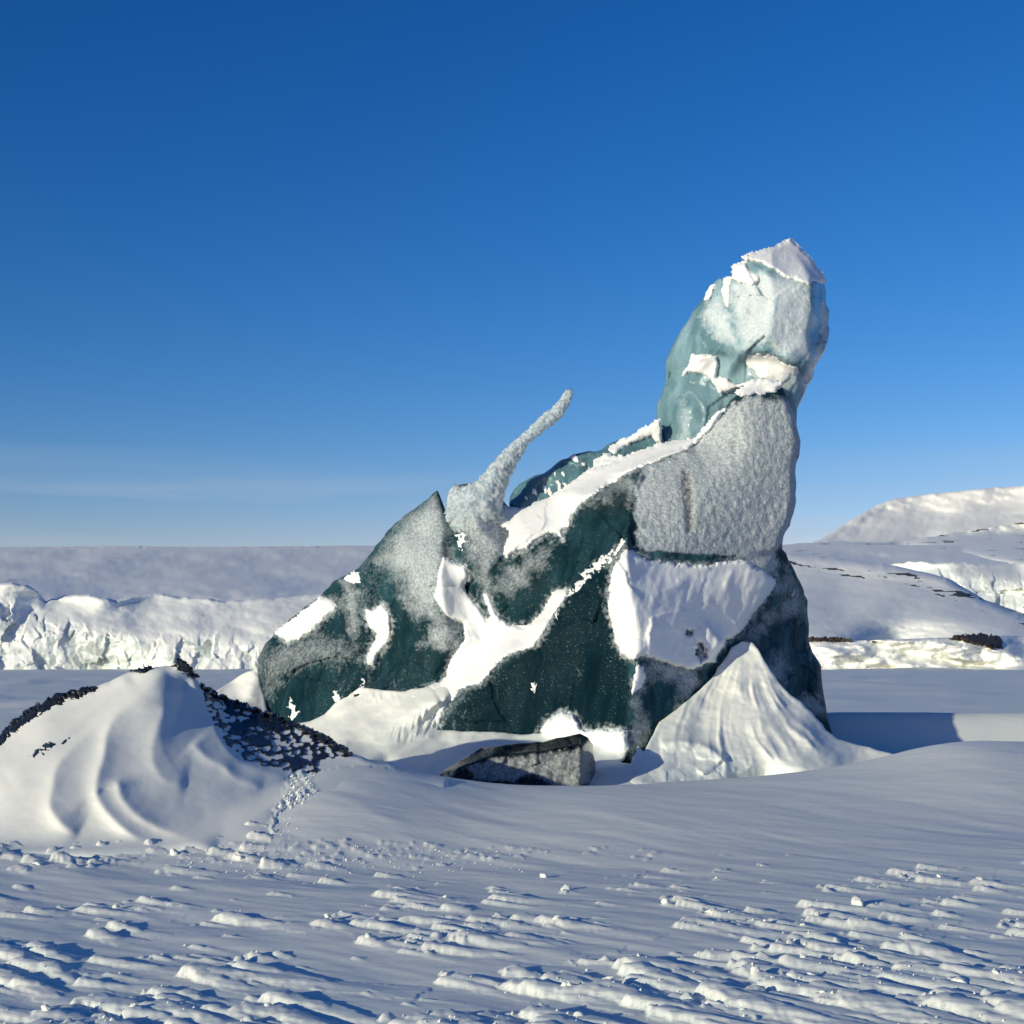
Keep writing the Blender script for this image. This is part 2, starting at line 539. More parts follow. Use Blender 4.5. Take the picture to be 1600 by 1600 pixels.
    gm = n.new('ShaderNodeMath'); gm.operation = 'MULTIPLY'; l.new(gl.outputs[0], gm.inputs[0]); l.new(glb.outputs[0], gm.inputs[1])
    gm2 = n.new('ShaderNodeMath'); gm2.operation = 'MULTIPLY'; gm2.use_clamp = True; l.new(gm.outputs[0], gm2.inputs[0])
    fg = n.new('ShaderNodeMapRange'); fg.inputs['From Min'].default_value = 0.25; fg.inputs['From Max'].default_value = 0.7; fg.inputs['To Max'].default_value = glint
    l.new(fr.outputs['Fac'], fg.inputs['Value']); l.new(fg.outputs[0], gm2.inputs[1])
    c3 = n.new('ShaderNodeMix'); c3.data_type = 'RGBA'
    l.new(gm2.outputs[0], c3.inputs[0]); l.new(c2.outputs[2], c3.inputs[6]); c3.inputs[7].default_value = (0.88, 0.9, 0.9, 1)
    l.new(c3.outputs[2], b.inputs['Base Color'])
    rr = n.new('ShaderNodeMapRange')
    rr.inputs['To Min'].default_value = rmin; rr.inputs['To Max'].default_value = 0.62
    l.new(mxx.outputs[0], rr.inputs['Value'])
    l.new(rr.outputs[0], b.inputs['Roughness'])
    b.inputs['Specular IOR Level'].default_value = spec
    b.inputs['IOR'].default_value = 1.31
    if sss:
        b.inputs['Subsurface Weight'].default_value = sss
        b.inputs['Subsurface Radius'].default_value = (0.12, 0.28, 0.34)
        b.inputs['Subsurface Scale'].default_value = 0.6
    hs = n.new('ShaderNodeMath'); hs.operation = 'MULTIPLY_ADD'
    l.new(pitn.outputs['Fac'], hs.inputs[0]); hs.inputs[1].default_value = 0.6 + pit
    l.new(fn_.outputs['Fac'], hs.inputs[2])
    bp = n.new('ShaderNodeBump'); bp.inputs['Strength'].default_value = 0.55; bp.inputs['Distance'].default_value = 0.03
    bs = n.new('ShaderNodeMapRange'); bs.inputs['From Max'].default_value = 0.6
    bs.inputs['To Min'].default_value = 0.16; bs.inputs['To Max'].default_value = 0.55
    l.new(mxx.outputs[0], bs.inputs['Value']); l.new(bs.outputs[0], bp.inputs['Strength'])
    l.new(hs.outputs[0], bp.inputs['Height'])
    l.new(bp.outputs[0], b.inputs['Normal'])
    return m

M_ice = ice_material('glacier_ice', (0.0010, 0.0105, 0.0175), (0.070, 0.20, 0.23), (0.50, 0.565, 0.58), pit=0.5, spec=0.03, rmin=0.4)
M_pin = ice_material('pale_glacier_ice', (0.085, 0.185, 0.215), (0.27, 0.42, 0.47), (0.65, 0.735, 0.75), contrast=0.86, sss=0.45, glint=0.3)
M_black = ice_material('black_ice', (0.004, 0.006, 0.008), (0.02, 0.03, 0.035), (0.34, 0.35, 0.35))

# ------------------------------------------------------------------ the snow field
# wind-carved sastrugi: each a steep head with a long tail, laid down on a height map
HX0, HX1, HY0, HY1, HC = -6.2, 6.2, 4.6, 14.0, 0.010
hnx, hny = int((HX1 - HX0) / HC), int((HY1 - HY0) / HC)
HM = np.zeros((hny, hnx), np.float32)
wd = np.array([0.80, -0.60])
def splat(hx, hy, H, w, L, ang, seed, blunt=1.0):
    ca, sa = math.cos(ang), math.sin(ang)
    R = L + 2 * w
    i0, i1 = max(0, int((hx - R - HX0) / HC)), min(hnx, int((hx + R - HX0) / HC))
    j0, j1 = max(0, int((hy - R - HY0) / HC)), min(hny, int((hy + R - HY0) / HC))
    if i0 >= i1 or j0 >= j1: return
    X, Y = np.meshgrid(HX0 + np.arange(i0, i1) * HC - hx, HY0 + np.arange(j0, j1) * HC - hy)
    n1 = perlin3(X / 0.09 + seed, Y / 0.09, seed * 1.7) * 0.30 * w + perlin3(X / 0.035 + seed, Y / 0.035, seed * .7) * 0.14 * w
    u = X * ca + Y * sa + n1; v = -X * sa + Y * ca + n1 * 1.2
    lat_w = w * (1 + 0.7 * np.clip(u / L, 0, 1))
    r = np.abs(v) / lat_w
    head = np.sqrt(np.clip(1 - (u / (w * blunt)) ** 2, 0, 1))
    tail = np.clip(1 - u / L, 0, 1) ** 1.7
    al = np.where(u < 0, head, tail)
    k = np.clip(u / (0.5 * L), 0, 1)
    lat = (1 - k) * np.clip(1 - r * r, 0, 1) ** 0.18 + k * np.clip(1 - r * r, 0, 1) ** 1.5
    q = al * lat
    st = q * 3.0 + 0.5; fl = np.floor(st); st = (fl + smooth(0.0, 0.35, st - fl) - 0.5) / 3.0
    h = H * (0.5 * q + 0.5 * np.clip(st, 0, 1)) * (1 + 0.25 * n1 / w) * (q > 0)
    sub = HM[j0:j1, i0:i1]
    np.maximum(sub, h, out=sub)

clod_spots = []
N_S = 0
for k in range(15000):
    d = 4.7 + 7.6 * random.random() ** 1.2
    x = random.uniform(-0.42, 0.42) * d
    py = HY + EYE * F / d; px = CX + x / d * F
    dens = float(fbm(x / 1.1 + 3.1, d / 0.7, 2.2, 2))
    t = (py - 1350) / 250.0                      # fewer ones farther off
    if px > 950: t += 0.22 * (px - 950) / 650
    if px < 350: t -= 0.08
    t = min(max(t, 0), 1)
    pr = (0.05 + 0.34 * t) * (1.0 if dens > 0.06 else (0.3 if dens > -.1 else 0.06))
    if py < 1348 or random.random() > pr: continue
    s = random.random() ** 3.0
    H = 0.010 + 0.058 * s * (0.40 + 0.60 * t)
    w = (0.015 + 0.065 * s * random.uniform(0.6, 1.3)) * (0.8 + .35 * t)
    L = w * random.uniform(5.0, 17) * (0.8 + .4 * t)
    ang = math.atan2(-0.55, 0.83) + random.gauss(0, 0.14)
    splat(x, d, H, w, L, ang, k * 0.37, random.uniform(0.35, 0.8))
    if random.random() < .5:                     # broken plates along the crest
        for q in range(random.randint(1, 3)):
            a2 = ang + random.gauss(0, .5)
            splat(x + random.gauss(0, 1.4) * w, d + random.gauss(0, 1.1) * w, H * random.uniform(.5, 1.15), w * random.uniform(.25, .6), w * random.uniform(.8, 2.5), a2, k * .11 + q, .4)
    N_S += 1
    if s > 0.1: clod_spots.append((x, d, H, w))
# small crumbly debris at the foot of the mound and drift
for k in range(200):
    px = random.gauss(560, 230); py = 1334 + abs(random.gauss(0, 9)) - 4
    d = EYE * F / (py - HY); x = (px - CX) / F * d
    w = random.uniform(0.010, 0.035)
    splat(x, d, w * random.uniform(0.3, 0.7), w, w * random.uniform(1.2, 4), random.uniform(-1, .2), k * .91, 1.0)

for k in range(130):
    px = random.uniform(-40, 420); py = 1316 + 30 * random.random() + 10 * math.sin(px / 60.0)
    d = EYE * F / (py - HY); x = (px - CX) / F * d
    w = 0.02 + 0.06 * random.random() ** 2
    splat(x, d, w * random.uniform(0.5, 1.1), w, w * random.uniform(2, 7), random.uniform(-.7, .1), k * 1.31, 0.5)

def hm_sample(x, y):
    fx = np.clip((x - HX0) / HC, 0, hnx - 1.001); fy = np.clip((y - HY0) / HC, 0, hny - 1.001)
    i, j = fx.astype(int), fy.astype(int); u, v = fx - i, fy - j
    r = HM[j, i] * (1 - u) * (1 - v) + HM[j, i + 1] * u * (1 - v) + HM[j + 1, i] * (1 - u) * v + HM[j + 1, i + 1] * u * v
    ok = (x > HX0) & (x < HX1) & (y > HY0) & (y < HY1)
    return np.where(ok, r, 0)

_tx = np.linspace(-30, 30, 1201)
import functools
@functools.lru_cache(None)
def _table(xs, v):
    t = np.interp(_tx, xs, v); k = np.exp(-0.5 * (np.arange(-40, 41) * 0.05 / 0.45) ** 2); k /= k.sum()
    return np.convolve(np.pad(t, 40, mode='edge'), k, 'valid')
def ground_base(x, y):
    x = np.asarray(x, float); y = np.asarray(y, float)
    # long drift in front of the berg
    xs = [-30, -6, -2.9, -1.9, -1.3, -.4, .86, 1.8, 2.8, 3.7, 4.5, 5.3, 6.4, 9, 14, 30]
    zs = [.0, .0, .05, .55, .50, .235, .235, .225, .24, .29, .40, .58, .52, .45, .3, .1]
    dc = [14, 14, 14.2, 14.2, 14.3, 14.5, 14.5, 15.0, 15.5, 16, 16.5, 17, 17.5, 19, 21, 25]
    cz = np.interp(x, _tx, _table(tuple(xs), tuple(zs))); cy = np.interp(x, _tx, _table(tuple(xs), tuple(dc)))
    s = y - cy
    fr = np.clip(1 + s / 3.9, 0, 1); fr = fr * fr * (3 - 2 * fr); fr = fr ** 0.85
    bk = 1 - smooth(0.0, 2.6, s)
    z = cz * np.where(s < 0, fr, bk)
    # drift on the right, behind the shadowed hollow
    c2 = 24.0 + 0.10 * (x - 6) + 0.2 * np.sin(x * 0.7)
    h2 = 0.64 * smooth(3.0, 5.5, x) * (1 - 0.5 * smooth(13, 24, x))
    s2 = y - c2
    z = z + h2 * np.where(s2 < 0, smooth(-1.3, 0.0, s2), 1 - smooth(0, 2.2, s2))
    return z + 0.20 * np.exp(-((x - 1.35) ** 2 + (y - 18.4) ** 2) / 0.5)

def ground(x, y):
    x = np.asarray(x, float); y = np.asarray(y, float)
    r = np.hypot(x, y)
    z = ground_base(x, y)
    # gentle waves, long ripples and foreground carving
    z = z + 0.035 * fbm(x / 5.0, y / 3.2, 1.0, 3) * smooth(3, 9, r)
    u = x * 0.8 - y * 0.6; v = x * 0.6 + y * 0.8
    near = 1 - smooth(10, 15, y)
    z = z + 0.012 * fbm(u / 1.6, v / 0.42, 4.0, 3) * (0.35 + 0.65 * near) * (1 - smooth(40, 90, r))
    far = smooth(26, 40, r) * (1 - smooth(160, 230, r))
    z = z + far * 0.40 * np.maximum(fbm(x / 16.0, y / 7.0, 6.0, 4) - 0.13, 0)
    return z + hm_sample(x, y)

ang = np.concatenate([np.linspace(-180, -26, 60, endpoint=False), np.linspace(-26, -21.5, 24, endpoint=False),
                      np.linspace(-21.5, 21.5, 860), np.linspace(21.5, 26, 25)[1:], np.linspace(26, 180, 61)[1:-1]])
ang = np.radians(ang)
dist = np.concatenate([np.linspace(0.3, 4.6, 10, endpoint=False), EYE * F / (np.arange(1785, 1102, -1.15) - HY),
                       np.geomspace(47, 210, 50), np.geomspace(225, 9000, 26)])
dist = np.unique(dist)
AA, RR = np.meshgrid(ang, dist)
# rows are lines of equal depth in front, circles elsewhere
blend_ = smooth(math.radians(26), math.radians(60), np.abs(AA))
rad = RR * ((1 - blend_) / np.maximum(np.cos(AA), 0.3) + blend_ * 1.12)
GX, GY = rad * np.sin(AA), rad * np.cos(AA)
GZ = ground(GX, GY)
nr, nc = AA.shape
ii, jj = np.meshgrid(np.arange(nc), np.arange(nr - 1))
i2 = (ii + 1) % nc
quads = np.stack([jj * nc + ii, jj * nc + i2, (jj + 1) * nc + i2, (jj + 1) * nc + ii], -1).reshape(-1, 4)
co = np.stack([GX, GY, GZ], -1).reshape(-1, 3)
field = link(mesh_from('snow_field', co, quads), 'snow_field', M_snow)
tag(field, 'flat wind-carved snow over the frozen lagoon', None, None, 'structure')

# ------------------------------------------------------------------ distant terrain
def cliff_material(name, ice, scale=0.15):
    m, n, l, b = new_mat(name)
    g = n.new('ShaderNodeNewGeometry')
    sx = n.new('ShaderNodeSeparateXYZ'); l.new(g.outputs['Normal'], sx.inputs[0])
    no = noise_node(n, l, g.outputs['Position'], scale, 6, 0.65)
    at_ = n.new('ShaderNodeAttribute'); at_.attribute_name = 'frost'      # 1 where snow covers, 0 bare
    ma = n.new('ShaderNodeMath'); ma.operation = 'MULTIPLY_ADD'
    l.new(no.outputs['Fac'], ma.inputs[0]); ma.inputs[1].default_value = 1.2
    l.new(at_.outputs['Fac'], ma.inputs[2])
    mb = n.new('ShaderNodeMath'); mb.operation = 'MULTIPLY_ADD'
    l.new(sx.outputs['Z'], mb.inputs[0]); mb.inputs[1].default_value = 0.5
    l.new(ma.outputs[0], mb.inputs[2])
    mr = n.new('ShaderNodeMapRange')
    mr.inputs['From Min'].default_value = 0.72; mr.inputs['From Max'].default_value = 1.02
    l.new(mb.outputs[0], mr.inputs['Value'])
    mx = n.new('ShaderNodeMix'); mx.data_type = 'RGBA'
    l.new(mr.outputs[0], mx.inputs[0])
    ir = ramp(n, l, no.outputs['Fac'], [(0.35, tuple(c * .6 for c in ice)), (0.62, ice)])
    l.new(ir.outputs[0], mx.inputs[6]); mx.inputs[7].default_value = (0.86, 0.885, 0.83, 1)
    l.new(mx.outputs[2], b.inputs['Base Color'])
    b.inputs['Roughness'].default_value = 0.6
    b.inputs['Specular IOR Level'].default_value = 0.2
    bp = n.new('ShaderNodeBump'); bp.inputs['Strength'].default_value = 0.5; bp.inputs['Distance'].default_value = 0.3
    l.new(no.outputs['Fac'], bp.inputs['Height']); l.new(bp.outputs[0], b.inputs['Normal'])
    return m

M_cliff = cliff_material('glacier_front_ice', (0.68, 0.76, 0.72))
M_plateau = cliff_material('wind_scoured_snow', (0.50, 0.50, 0.52), 0.02)
M_moraine = cliff_material('snowed_moraine', (0.10, 0.09, 0.085), 0.05)

# far snow plateau, rising for kilometres
dep = Depth([(-700, 1060, 230), (2300, 1060, 230), (800, 850, 900)], x0=-700, y0=848, x1=2300, y1=1062, step=3.0, sigma=0)
g = dep.gx, dep.gy
lg = np.interp(g[1], [848, 854, 870, 890, 910, 932, 1062], np.log([900, 850, 720, 570, 440, 330, 225]))
dep.D = np.exp(blur(lg, 3) + 0.05 * fbm(g[0] / 300, g[1] / 40, 3.1, 2) * smooth(856, 875, g[1]) + 0.022 * fbm(g[0] / 80, g[1] / 9, 1.5, 5) * smooth(852, 866, g[1]))
spk = smooth(0.18, 0.36, fbm(g[0] / 44, g[1] / 3.4, 8.2, 3)) * smooth(-.1, .25, fbm(g[0] / 150, g[1] / 16, 5.2, 2))
o = solid('glacier_plateau', [(-697, 856), (-100, 855.5), (60, 854), (200, 853), (330, 854.5), (560, 852.5), (900, 852), (2297, 851), (2297, 1058), (-697, 1058)], dep, M_plateau, thick=200, wback=80, round_r=0, wround=5, jitter=0.25, share=False, seed=3,
          attrs={'frost': 0.9 - 1.0 * spk})
tag(o, 'broad grey-white snow plateau rising to the far skyline', None, None, 'structure')

# big white hill at the right
dep = Depth([(1230, 850, 1300), (1280, 845, 1310), (1400, 790, 1430), (1600, 762, 1450), (2000, 745, 1500), (1350, 850, 1280), (1450, 845, 1250),
             (1470, 815, 1370), (1500, 800, 1390), (1600, 810, 1320), (1600, 850, 1200), (2000, 850, 1200), (1300, 900, 1000), (2000, 900, 1000)],
            creases=[[(1440, 782, 1440), (1455, 800, 1410), (1462, 822, 1365), (1440, 845, 1290)]],
            x0=1220, y0=740, x1=2040, y1=912, step=2.5, sigma=6)
g = dep.gx, dep.gy
dep.D = dep.D * (1 + 0.004 * fbm(g[0] / 50, g[1] / 16, 3.3, 4) + 0.003 * np.abs(fbm((g[0] + g[1]) / 30, (g[1] - g[0] * .3) / 40, 9.3, 3)))
line = smooth(5.0, 0.5, np.abs(g[1] - np.interp(g[0], [1280, 1340, 1420, 1500, 1600, 2000], [843, 842, 838, 829, 810, 790]))) * (0.5 + fbm(g[0] / 16, g[1] / 6, 2.1, 3))
o = solid('snow_hill', [(1255, 852), (1283, 842), (1300, 832), (1330, 812), (1352, 800), (1372, 788), (1400, 779), (1440, 774), (1480, 769), (1540, 763), (1600, 759), (1800, 752), (2030, 748), (2030, 905), (1240, 905)],
          dep, M_moraine, thick=500, wback=90, round_r=8, wround=6, jitter=0.4, share=False, seed=4,
          attrs={'frost': np.clip(0.75 - 0.55 * np.clip(line, 0, 1), 0, 1)})
tag(o, 'smooth sunlit white hill on the right skyline', None, None, 'structure')

# shelf of snow under the hill and above the right ice front
dep = Depth([(1220, 850, 900), (1600, 832, 1000), (2000, 820, 1000), (1220, 880, 600), (1600, 880, 560), (2000, 880, 560), (1400, 845, 950), (1220, 930, 400), (2000, 930, 400)],
            x0=1180, y0=800, x1=2040, y1=940, step=2.5, sigma=3)
g = dep.gx, dep.gy
dep.D = dep.D * (1 + 0.006 * fbm(g[0] / 50, g[1] / 9, 6.3, 5))
spk = smooth(0.36, 0.46, fbm(g[0] / 60, (g[1] + .06 * g[0]) / 4.2, 3.2, 3))
o = solid('snow_shelf', [(1190, 856), (1225, 851), (1260, 848), (1300, 846), (1380, 848), (1430, 843), (1500, 831), (1560, 822), (1600, 816), (1800, 806), (2030, 806), (2030, 932), (1190, 932)],
          dep, M_moraine, thick=200, wback=80, round_r=4, wround=5, jitter=0.5, share=False, seed=5, attrs={'frost': 0.85 - 1.2 * spk})
tag(o, 'low rolling snow shelf below the white hill', None, None, 'structure')

# glacier fronts
def glacier_front(name, outline, pts, box, seed, label, amp=0.75, block=34., low=0.25, creases=()):
    dep = Depth(pts, creases, x0=box[0], y0=box[1], x1=box[2], y1=box[3], step=1.6, sigma=5.0)
    gx, gy = dep.gx, dep.gy
    wxx = gx + 9 * fbm(gx / 30, gy / 30, seed + 1., 3); wyy = gy + 9 * fbm(gx / 30, gy / 30, seed + 2., 3)
    lowm = smooth(0.0, 1.0, (gy - np.interp(gx, *zip(*low))) / 26.0)
    rel = facets(wxx / block, wyy / (block * 1.6), seed) * 1.2 + 0.5 * facets(wxx / (block * .42), wyy / (block * .7), seed + 3) \
        + 0.15 * fbm(gx / 14, gy / 12, seed + 4., 4)
    sm = fbm(gx / 55, gy / 26, seed + 7., 4)
    dep.D = dep.D + amp * (rel * lowm * 0.8 + 0.55 * sm * (1 - lowm))
    bare = lowm * (0.35 + 1.1 * np.clip(fbm(gx / 26, gy / 18, seed + 9., 5) + .25, 0, 1))
    o = solid(name, outline, dep, M_cliff, thick=60, wback=90, round_r=1.5, wround=5, jitter=1.0, share=False, seed=seed, attrs={'frost': 0.80 - 0.80 * bare})
    return tag(o, label, None, None, 'structure')

glacier_front('glacier_front', [(-300, 905), (0, 911), (42, 914), (60, 925), (72, 940), (100, 930), (140, 929), (180, 938), (215, 931), (245, 927), (300, 934), (345, 938), (400, 936),
               (450, 933), (520, 926), (600, 920), (700, 915), (700, 1052), (-300, 1052)],
              [(-300, 1052, 165), (0, 1052, 165), (300, 1052, 165), (700, 1052, 165), (-300, 990, 168), (0, 985, 168), (100, 980, 168.5), (200, 995, 168), (300, 990, 168.5), (400, 1000, 168), (700, 1000, 169),
               (0, 930, 171), (-300, 910, 172), (100, 935, 176), (250, 930, 180), (350, 945, 178), (500, 930, 183), (700, 918, 184), (150, 960, 172), (300, 965, 172.5), (420, 965, 173), (560, 970, 173.5)],
              (-300, 900, 704, 1056), 2, 'broken sunlit glacier front at the left edge of the lagoon',
              low=[(-300, 925), (0, 922), (60, 945), (110, 962), (180, 978), (260, 985), (330, 978), (420, 1000), (520, 1010), (700, 1010)])
glacier_front('glacier_front', [(1340, 900), (1380, 884), (1420, 877), (1460, 880), (1500, 879), (1550, 882), (1600, 880), (1750, 876), (1900, 880), (1900, 1010), (1340, 1010)],
              [(1340, 1010, 300), (1900, 1010, 300), (1400, 940, 306), (1600, 905, 308), (1900, 905, 308), (1380, 886, 330), (1600, 882, 335), (1900, 880, 335), (1600, 912, 306), (1600, 950, 300), (1480, 890, 318)],
              (1335, 870, 1905, 1014), 31, 'broken glacier front high on the right behind the smooth snow dome', amp=2.4,
              low=[(1340, 882), (1500, 884), (1900, 884)])

# smooth moraine dome on the right, its snowy bank and the shore
dep = Depth([(900, 1012, 190), (1000, 960, 230), (1080, 902, 270), (1150, 1010, 190), (1300, 1005, 190), (1600, 1002, 190), (1900, 1000, 190), (1150, 870, 290), (1300, 872, 285), (1400, 885, 275), (1500, 912, 262), (1560, 945, 250), (1640, 975, 235),
             (1250, 940, 225), (1400, 950, 222), (1500, 970, 212), (1900, 995, 220)],
            x0=880, y0=850, x1=1900, y1=1020, step=2.0, sigma=13)
g = dep.gx, dep.gy
dep.D = dep.D * (1 + 0.004 * fbm(g[0] / 70, g[1] / 16, 2.3, 5))
band = np.exp(-((g[1] - np.interp(g[0], [1140, 1300, 1400, 1500, 1600], [880, 890, 898, 930, 968])) / 14.0) ** 2)
spk = smooth(0.12, 0.34, fbm(g[0] / 42, (g[1] - .12 * g[0]) / 5.0, 7.7, 3)) * np.clip(band * 1.2, 0, 1)
o = solid('snow_dome', [(890, 1012), (950, 990), (1010, 955), (1060, 915), (1105, 882), (1150, 869), (1222, 864), (1280, 868), (1340, 876), (1400, 884), (1440, 893), (1480, 903), (1510, 920), (1540, 938), (1580, 956), (1640, 975), (1720, 988), (1890, 996), (1890, 1015), (890, 1016)],
          dep, M_moraine, thick=70, wback=80, round_r=10, wround=12, jitter=0.3, share=False, seed=6, attrs={'frost': 0.95 - 1.7 * spk})
tag(o, 'smooth grey snow dome streaked with bare ground on the right shore', None, None, 'structure')

dep = Depth([(880, 1056, 160), (880, 1040, 164), (1150, 1056, 160), (1600, 1056, 160), (1900, 1056, 160), (1150, 1000, 182), (1600, 995, 184), (1900, 995, 184), (1300, 1030, 167), (1600, 1030, 168)],
            x0=870, y0=985, x1=1900, y1=1060, step=1.6, sigma=3)
g = dep.gx, dep.gy
sw = (g[0] - 1250) * 0.16 - (g[1] - 1000)
dep.D = dep.D + 1.9 * np.sin(sw / 6.5 + 1.6 * fbm(g[0] / 60, g[1] / 30, 4.4, 3)) * smooth(0.3, -.4, fbm(g[0] / 90, g[1] / 40, 1.4, 2)) + 1.3 * fbm(g[0] / 40, g[1] / 12, 2.9, 5)
edge_ = smooth(5.0, 0.0, np.abs(g[1] - np.interp(g[0], [1150, 1300, 1400, 1500, 1600], [1001, 1000, 1002, 997, 995]))) * smooth(-.15, .2, fbm(g[0] / 34, g[1] / 20, 3.9, 2))
bank_dep = dep
o = solid('snow_bank', [(880, 1054), (940, 1040), (1000, 1022), (1070, 1008), (1150, 1002), (1265, 999), (1340, 1001), (1400, 999), (1480, 996), (1570, 993), (1620, 992), (1890, 995), (1890, 1057), (880, 1057)],
          dep, M_moraine, thick=25, wback=50, round_r=2.0, wround=6, jitter=0.4, share=False, seed=8, attrs={'frost': 0.85 - 1.0 * edge_})
tag(o, 'sunlit wind-scooped snow bank along the right shore', None, None, 'structure')

M_rock, n_, l_, b_ = new_mat('brown_rock')
g_ = n_.new('ShaderNodeNewGeometry')
t_ = noise_node(n_, l_, g_.outputs['Position'], 1.2, 5)
r_ = ramp(n_, l_, t_.outputs['Fac'], [(0.3, (0.018, 0.014, 0.011)), (0.7, (0.07, 0.055, 0.04))])
l_.new(r_.outputs[0], b_.inputs['Base Color']); b_.inputs['Roughness'].default_value = 0.85
o = patch('rock_outcrop', [(1486, 997), (1506, 994), (1530, 992), (1558, 996), (1566, 1004), (1564, 1013), (1552, 1013), (1536, 1009), (1518, 1006), (1504, 1001)],
          bank_dep, M_rock, thick=0.9, grow=0.2, wob=3, wob_s=7, seed=3, step=1.0, rough=0.4, edge=0.2)
tag(o, 'dark brown bare rock outcrop in the snow bank on the right shore', 'rock')
o = patch('rock_outcrop', [(1266, 998), (1300, 998), (1330, 1000), (1300, 1001), (1266, 1001)],
          bank_dep, M_rock, thick=0.5, grow=0.2, wob=2, wob_s=7, seed=5, step=1.0, rough=0.3, edge=0.2)
tag(o, 'thin dark strip of bare rock on the shore just right of the iceberg', 'rock')

# ------------------------------------------------------------------ the iceberg
berg = thing('iceberg', 'tall dark green and white iceberg with leaning pinnacle frozen in the snow field', 'iceberg', (0.6, 20.5, 0.0))

def mask(gx, gy, poly, soft, seed=0, wob=8.0, sc=22.0):
    a = gx + wob * fbm(gx / sc, gy / sc, seed + .7, 4); b = gy + wob * fbm(gx / sc, gy / sc, seed + 30.7, 4)
    x0, y0 = np.min(poly, 0); x1, y1 = np.max(poly, 0)
    out = np.zeros(gx.shape)
    m = (gx > x0 - 60) & (gx < x1 + 60) & (gy > y0 - 60) & (gy < y1 + 60)
    if m.any():
        sd, _ = poly_dist(a[m], b[m], np.array(poly, float))
        out[m] = smooth(-soft, soft, sd)
    return out

body_pts = [
    # right-hand facet
    (1240, 640, 21.0), (1250, 690, 21.0), (1243, 780, 20.85), (1222, 858, 20.7), (1150, 622, 20.7), (1185, 606, 20.9), (1110, 760, 20.15), (1170, 700, 20.5),
    (1060, 858, 19.80), (1140, 860, 20.25), (1200, 880, 20.6),
    (1090, 955, 19.98), (1150, 905, 20.38), (1200, 915, 20.75), (1050, 1030, 19.5), (1128, 1005, 20.05), (1100, 1040, 19.95), (1040, 920, 19.58), (1030, 975, 19.38),
    (1080, 1062, 19.7), (1060, 1112, 19.4), (1020, 1155, 19.1), (1000, 1210, 18.9), (1100, 1210, 19.6), (1250, 1215, 21.5),
    # buttress
    (1262, 940, 22.0), (1264, 1000, 22.2), (1283, 1040, 22.4), (1293, 1115, 22.6), (1205, 1000, 21.3), (1240, 1080, 21.8), (1185, 1060, 21.0), (1150, 1120, 20.6), (1310, 1200, 23.0),
    # lower dark face
    (900, 1000, 19.55), (850, 1060, 19.85), (760, 1110, 20.2), (900, 1140, 19.4), (690, 1145, 20.45), (800, 1150, 19.95), (700, 1215, 20.5), (900, 1215, 19.4), (930, 950, 19.45),
    # upper right dark lobe
    (940, 800, 20.35), (900, 812, 20.65), (880, 880, 20.40), (850, 900, 20.5), (800, 950, 20.75), (760, 900, 20.95), (790, 868, 20.95), (835, 842, 20.85), (860, 930, 20.45), (780, 965, 20.9),
    # crest behind the ridge snow
    (795, 790, 21.9), (860, 765, 21.9), (930, 738, 21.7), (1010, 703, 21.6), (1085, 688, 21.4), (793, 872, 20.95), (880, 832, 20.75), (930, 777, 20.45), (1000, 737, 20.35), (1075, 703, 20.8),
    # tooth and middle lobe
    (684, 767, 22.1), (690, 850, 21.30), (650, 900, 21.35), (700, 990, 20.95), (655, 1000, 21.25), (600, 960, 21.75), (575, 872, 22.5), (620, 818, 22.3), (640, 860, 21.6), (690, 940, 21.05),
    (620, 1060, 21.35), (690, 1050, 21.1), (655, 960, 21.2),
    (705, 765, 21.8), (740, 757, 21.6), (745, 820, 21.05), (735, 880, 21.0), (712, 830, 21.55),
    # snow gully
    (715, 900, 21.35), (735, 950, 21.35), (760, 990, 21.2), (740, 1030, 21.1),
    # left lobe
    (405, 1060, 23.4), (402, 1030, 23.4), (430, 990, 23.4), (500, 940, 23.0), (545, 897, 22.9), (520, 1000, 22.3), (480, 1060, 22.35), (560, 1050, 21.95), (420, 1120, 23.1), (585, 1000, 22.1),
    (560, 930, 22.35), (440, 1080, 22.8), (420, 1190, 23.2), (500, 960, 22.75), (596, 1050, 22.0), (530, 1080, 21.9)]
body_creases = [
    [(992, 770, 20.0), (988, 800, 19.75), (979, 856, 19.25), (985, 920, 19.15), (1000, 1000, 19.05), (995, 1035, 19.0), (985, 1090, 18.9), (984, 1165, 18.8)],
    [(979, 862, 19.27), (935, 895, 19.55), (885, 930, 19.75), (858, 970, 19.85), (830, 1013, 19.95), (790, 1026, 20.1), (745, 1070, 20.25), (696, 1108, 20.45)],
    [(965, 850, 19.65), (925, 885, 20.0), (878, 912, 20.35), (850, 955, 20.6), (815, 980, 20.8), (765, 1000, 21.1), (700, 1066, 21.1), (620, 1080, 21.25), (540, 1090, 21.8), (470, 1128, 22.2)],
    [(985, 862, 19.45), (1030, 868, 19.68), (1090, 872, 19.98), (1150, 868, 20.3)],
    [(985, 884, 19.3), (1030, 892, 19.70), (1090, 896, 20.06), (1150, 888, 20.38)],
    [(1221, 860, 20.95), (1212, 910, 20.95), (1165, 985, 20.7), (1140, 1003, 20.5), (1100, 1068, 20.0)],
    [(694, 790, 21.7), (700, 850, 21.4), (688, 900, 21.1), (694, 950, 21.0)]]
X0, Y0, X1, Y1 = 392, 590, 1340, 1226
body = Depth(body_pts, body_creases, X0, Y0, X1, Y1, 2.2, 1.6)
gx, gy = body.gx, body.gy
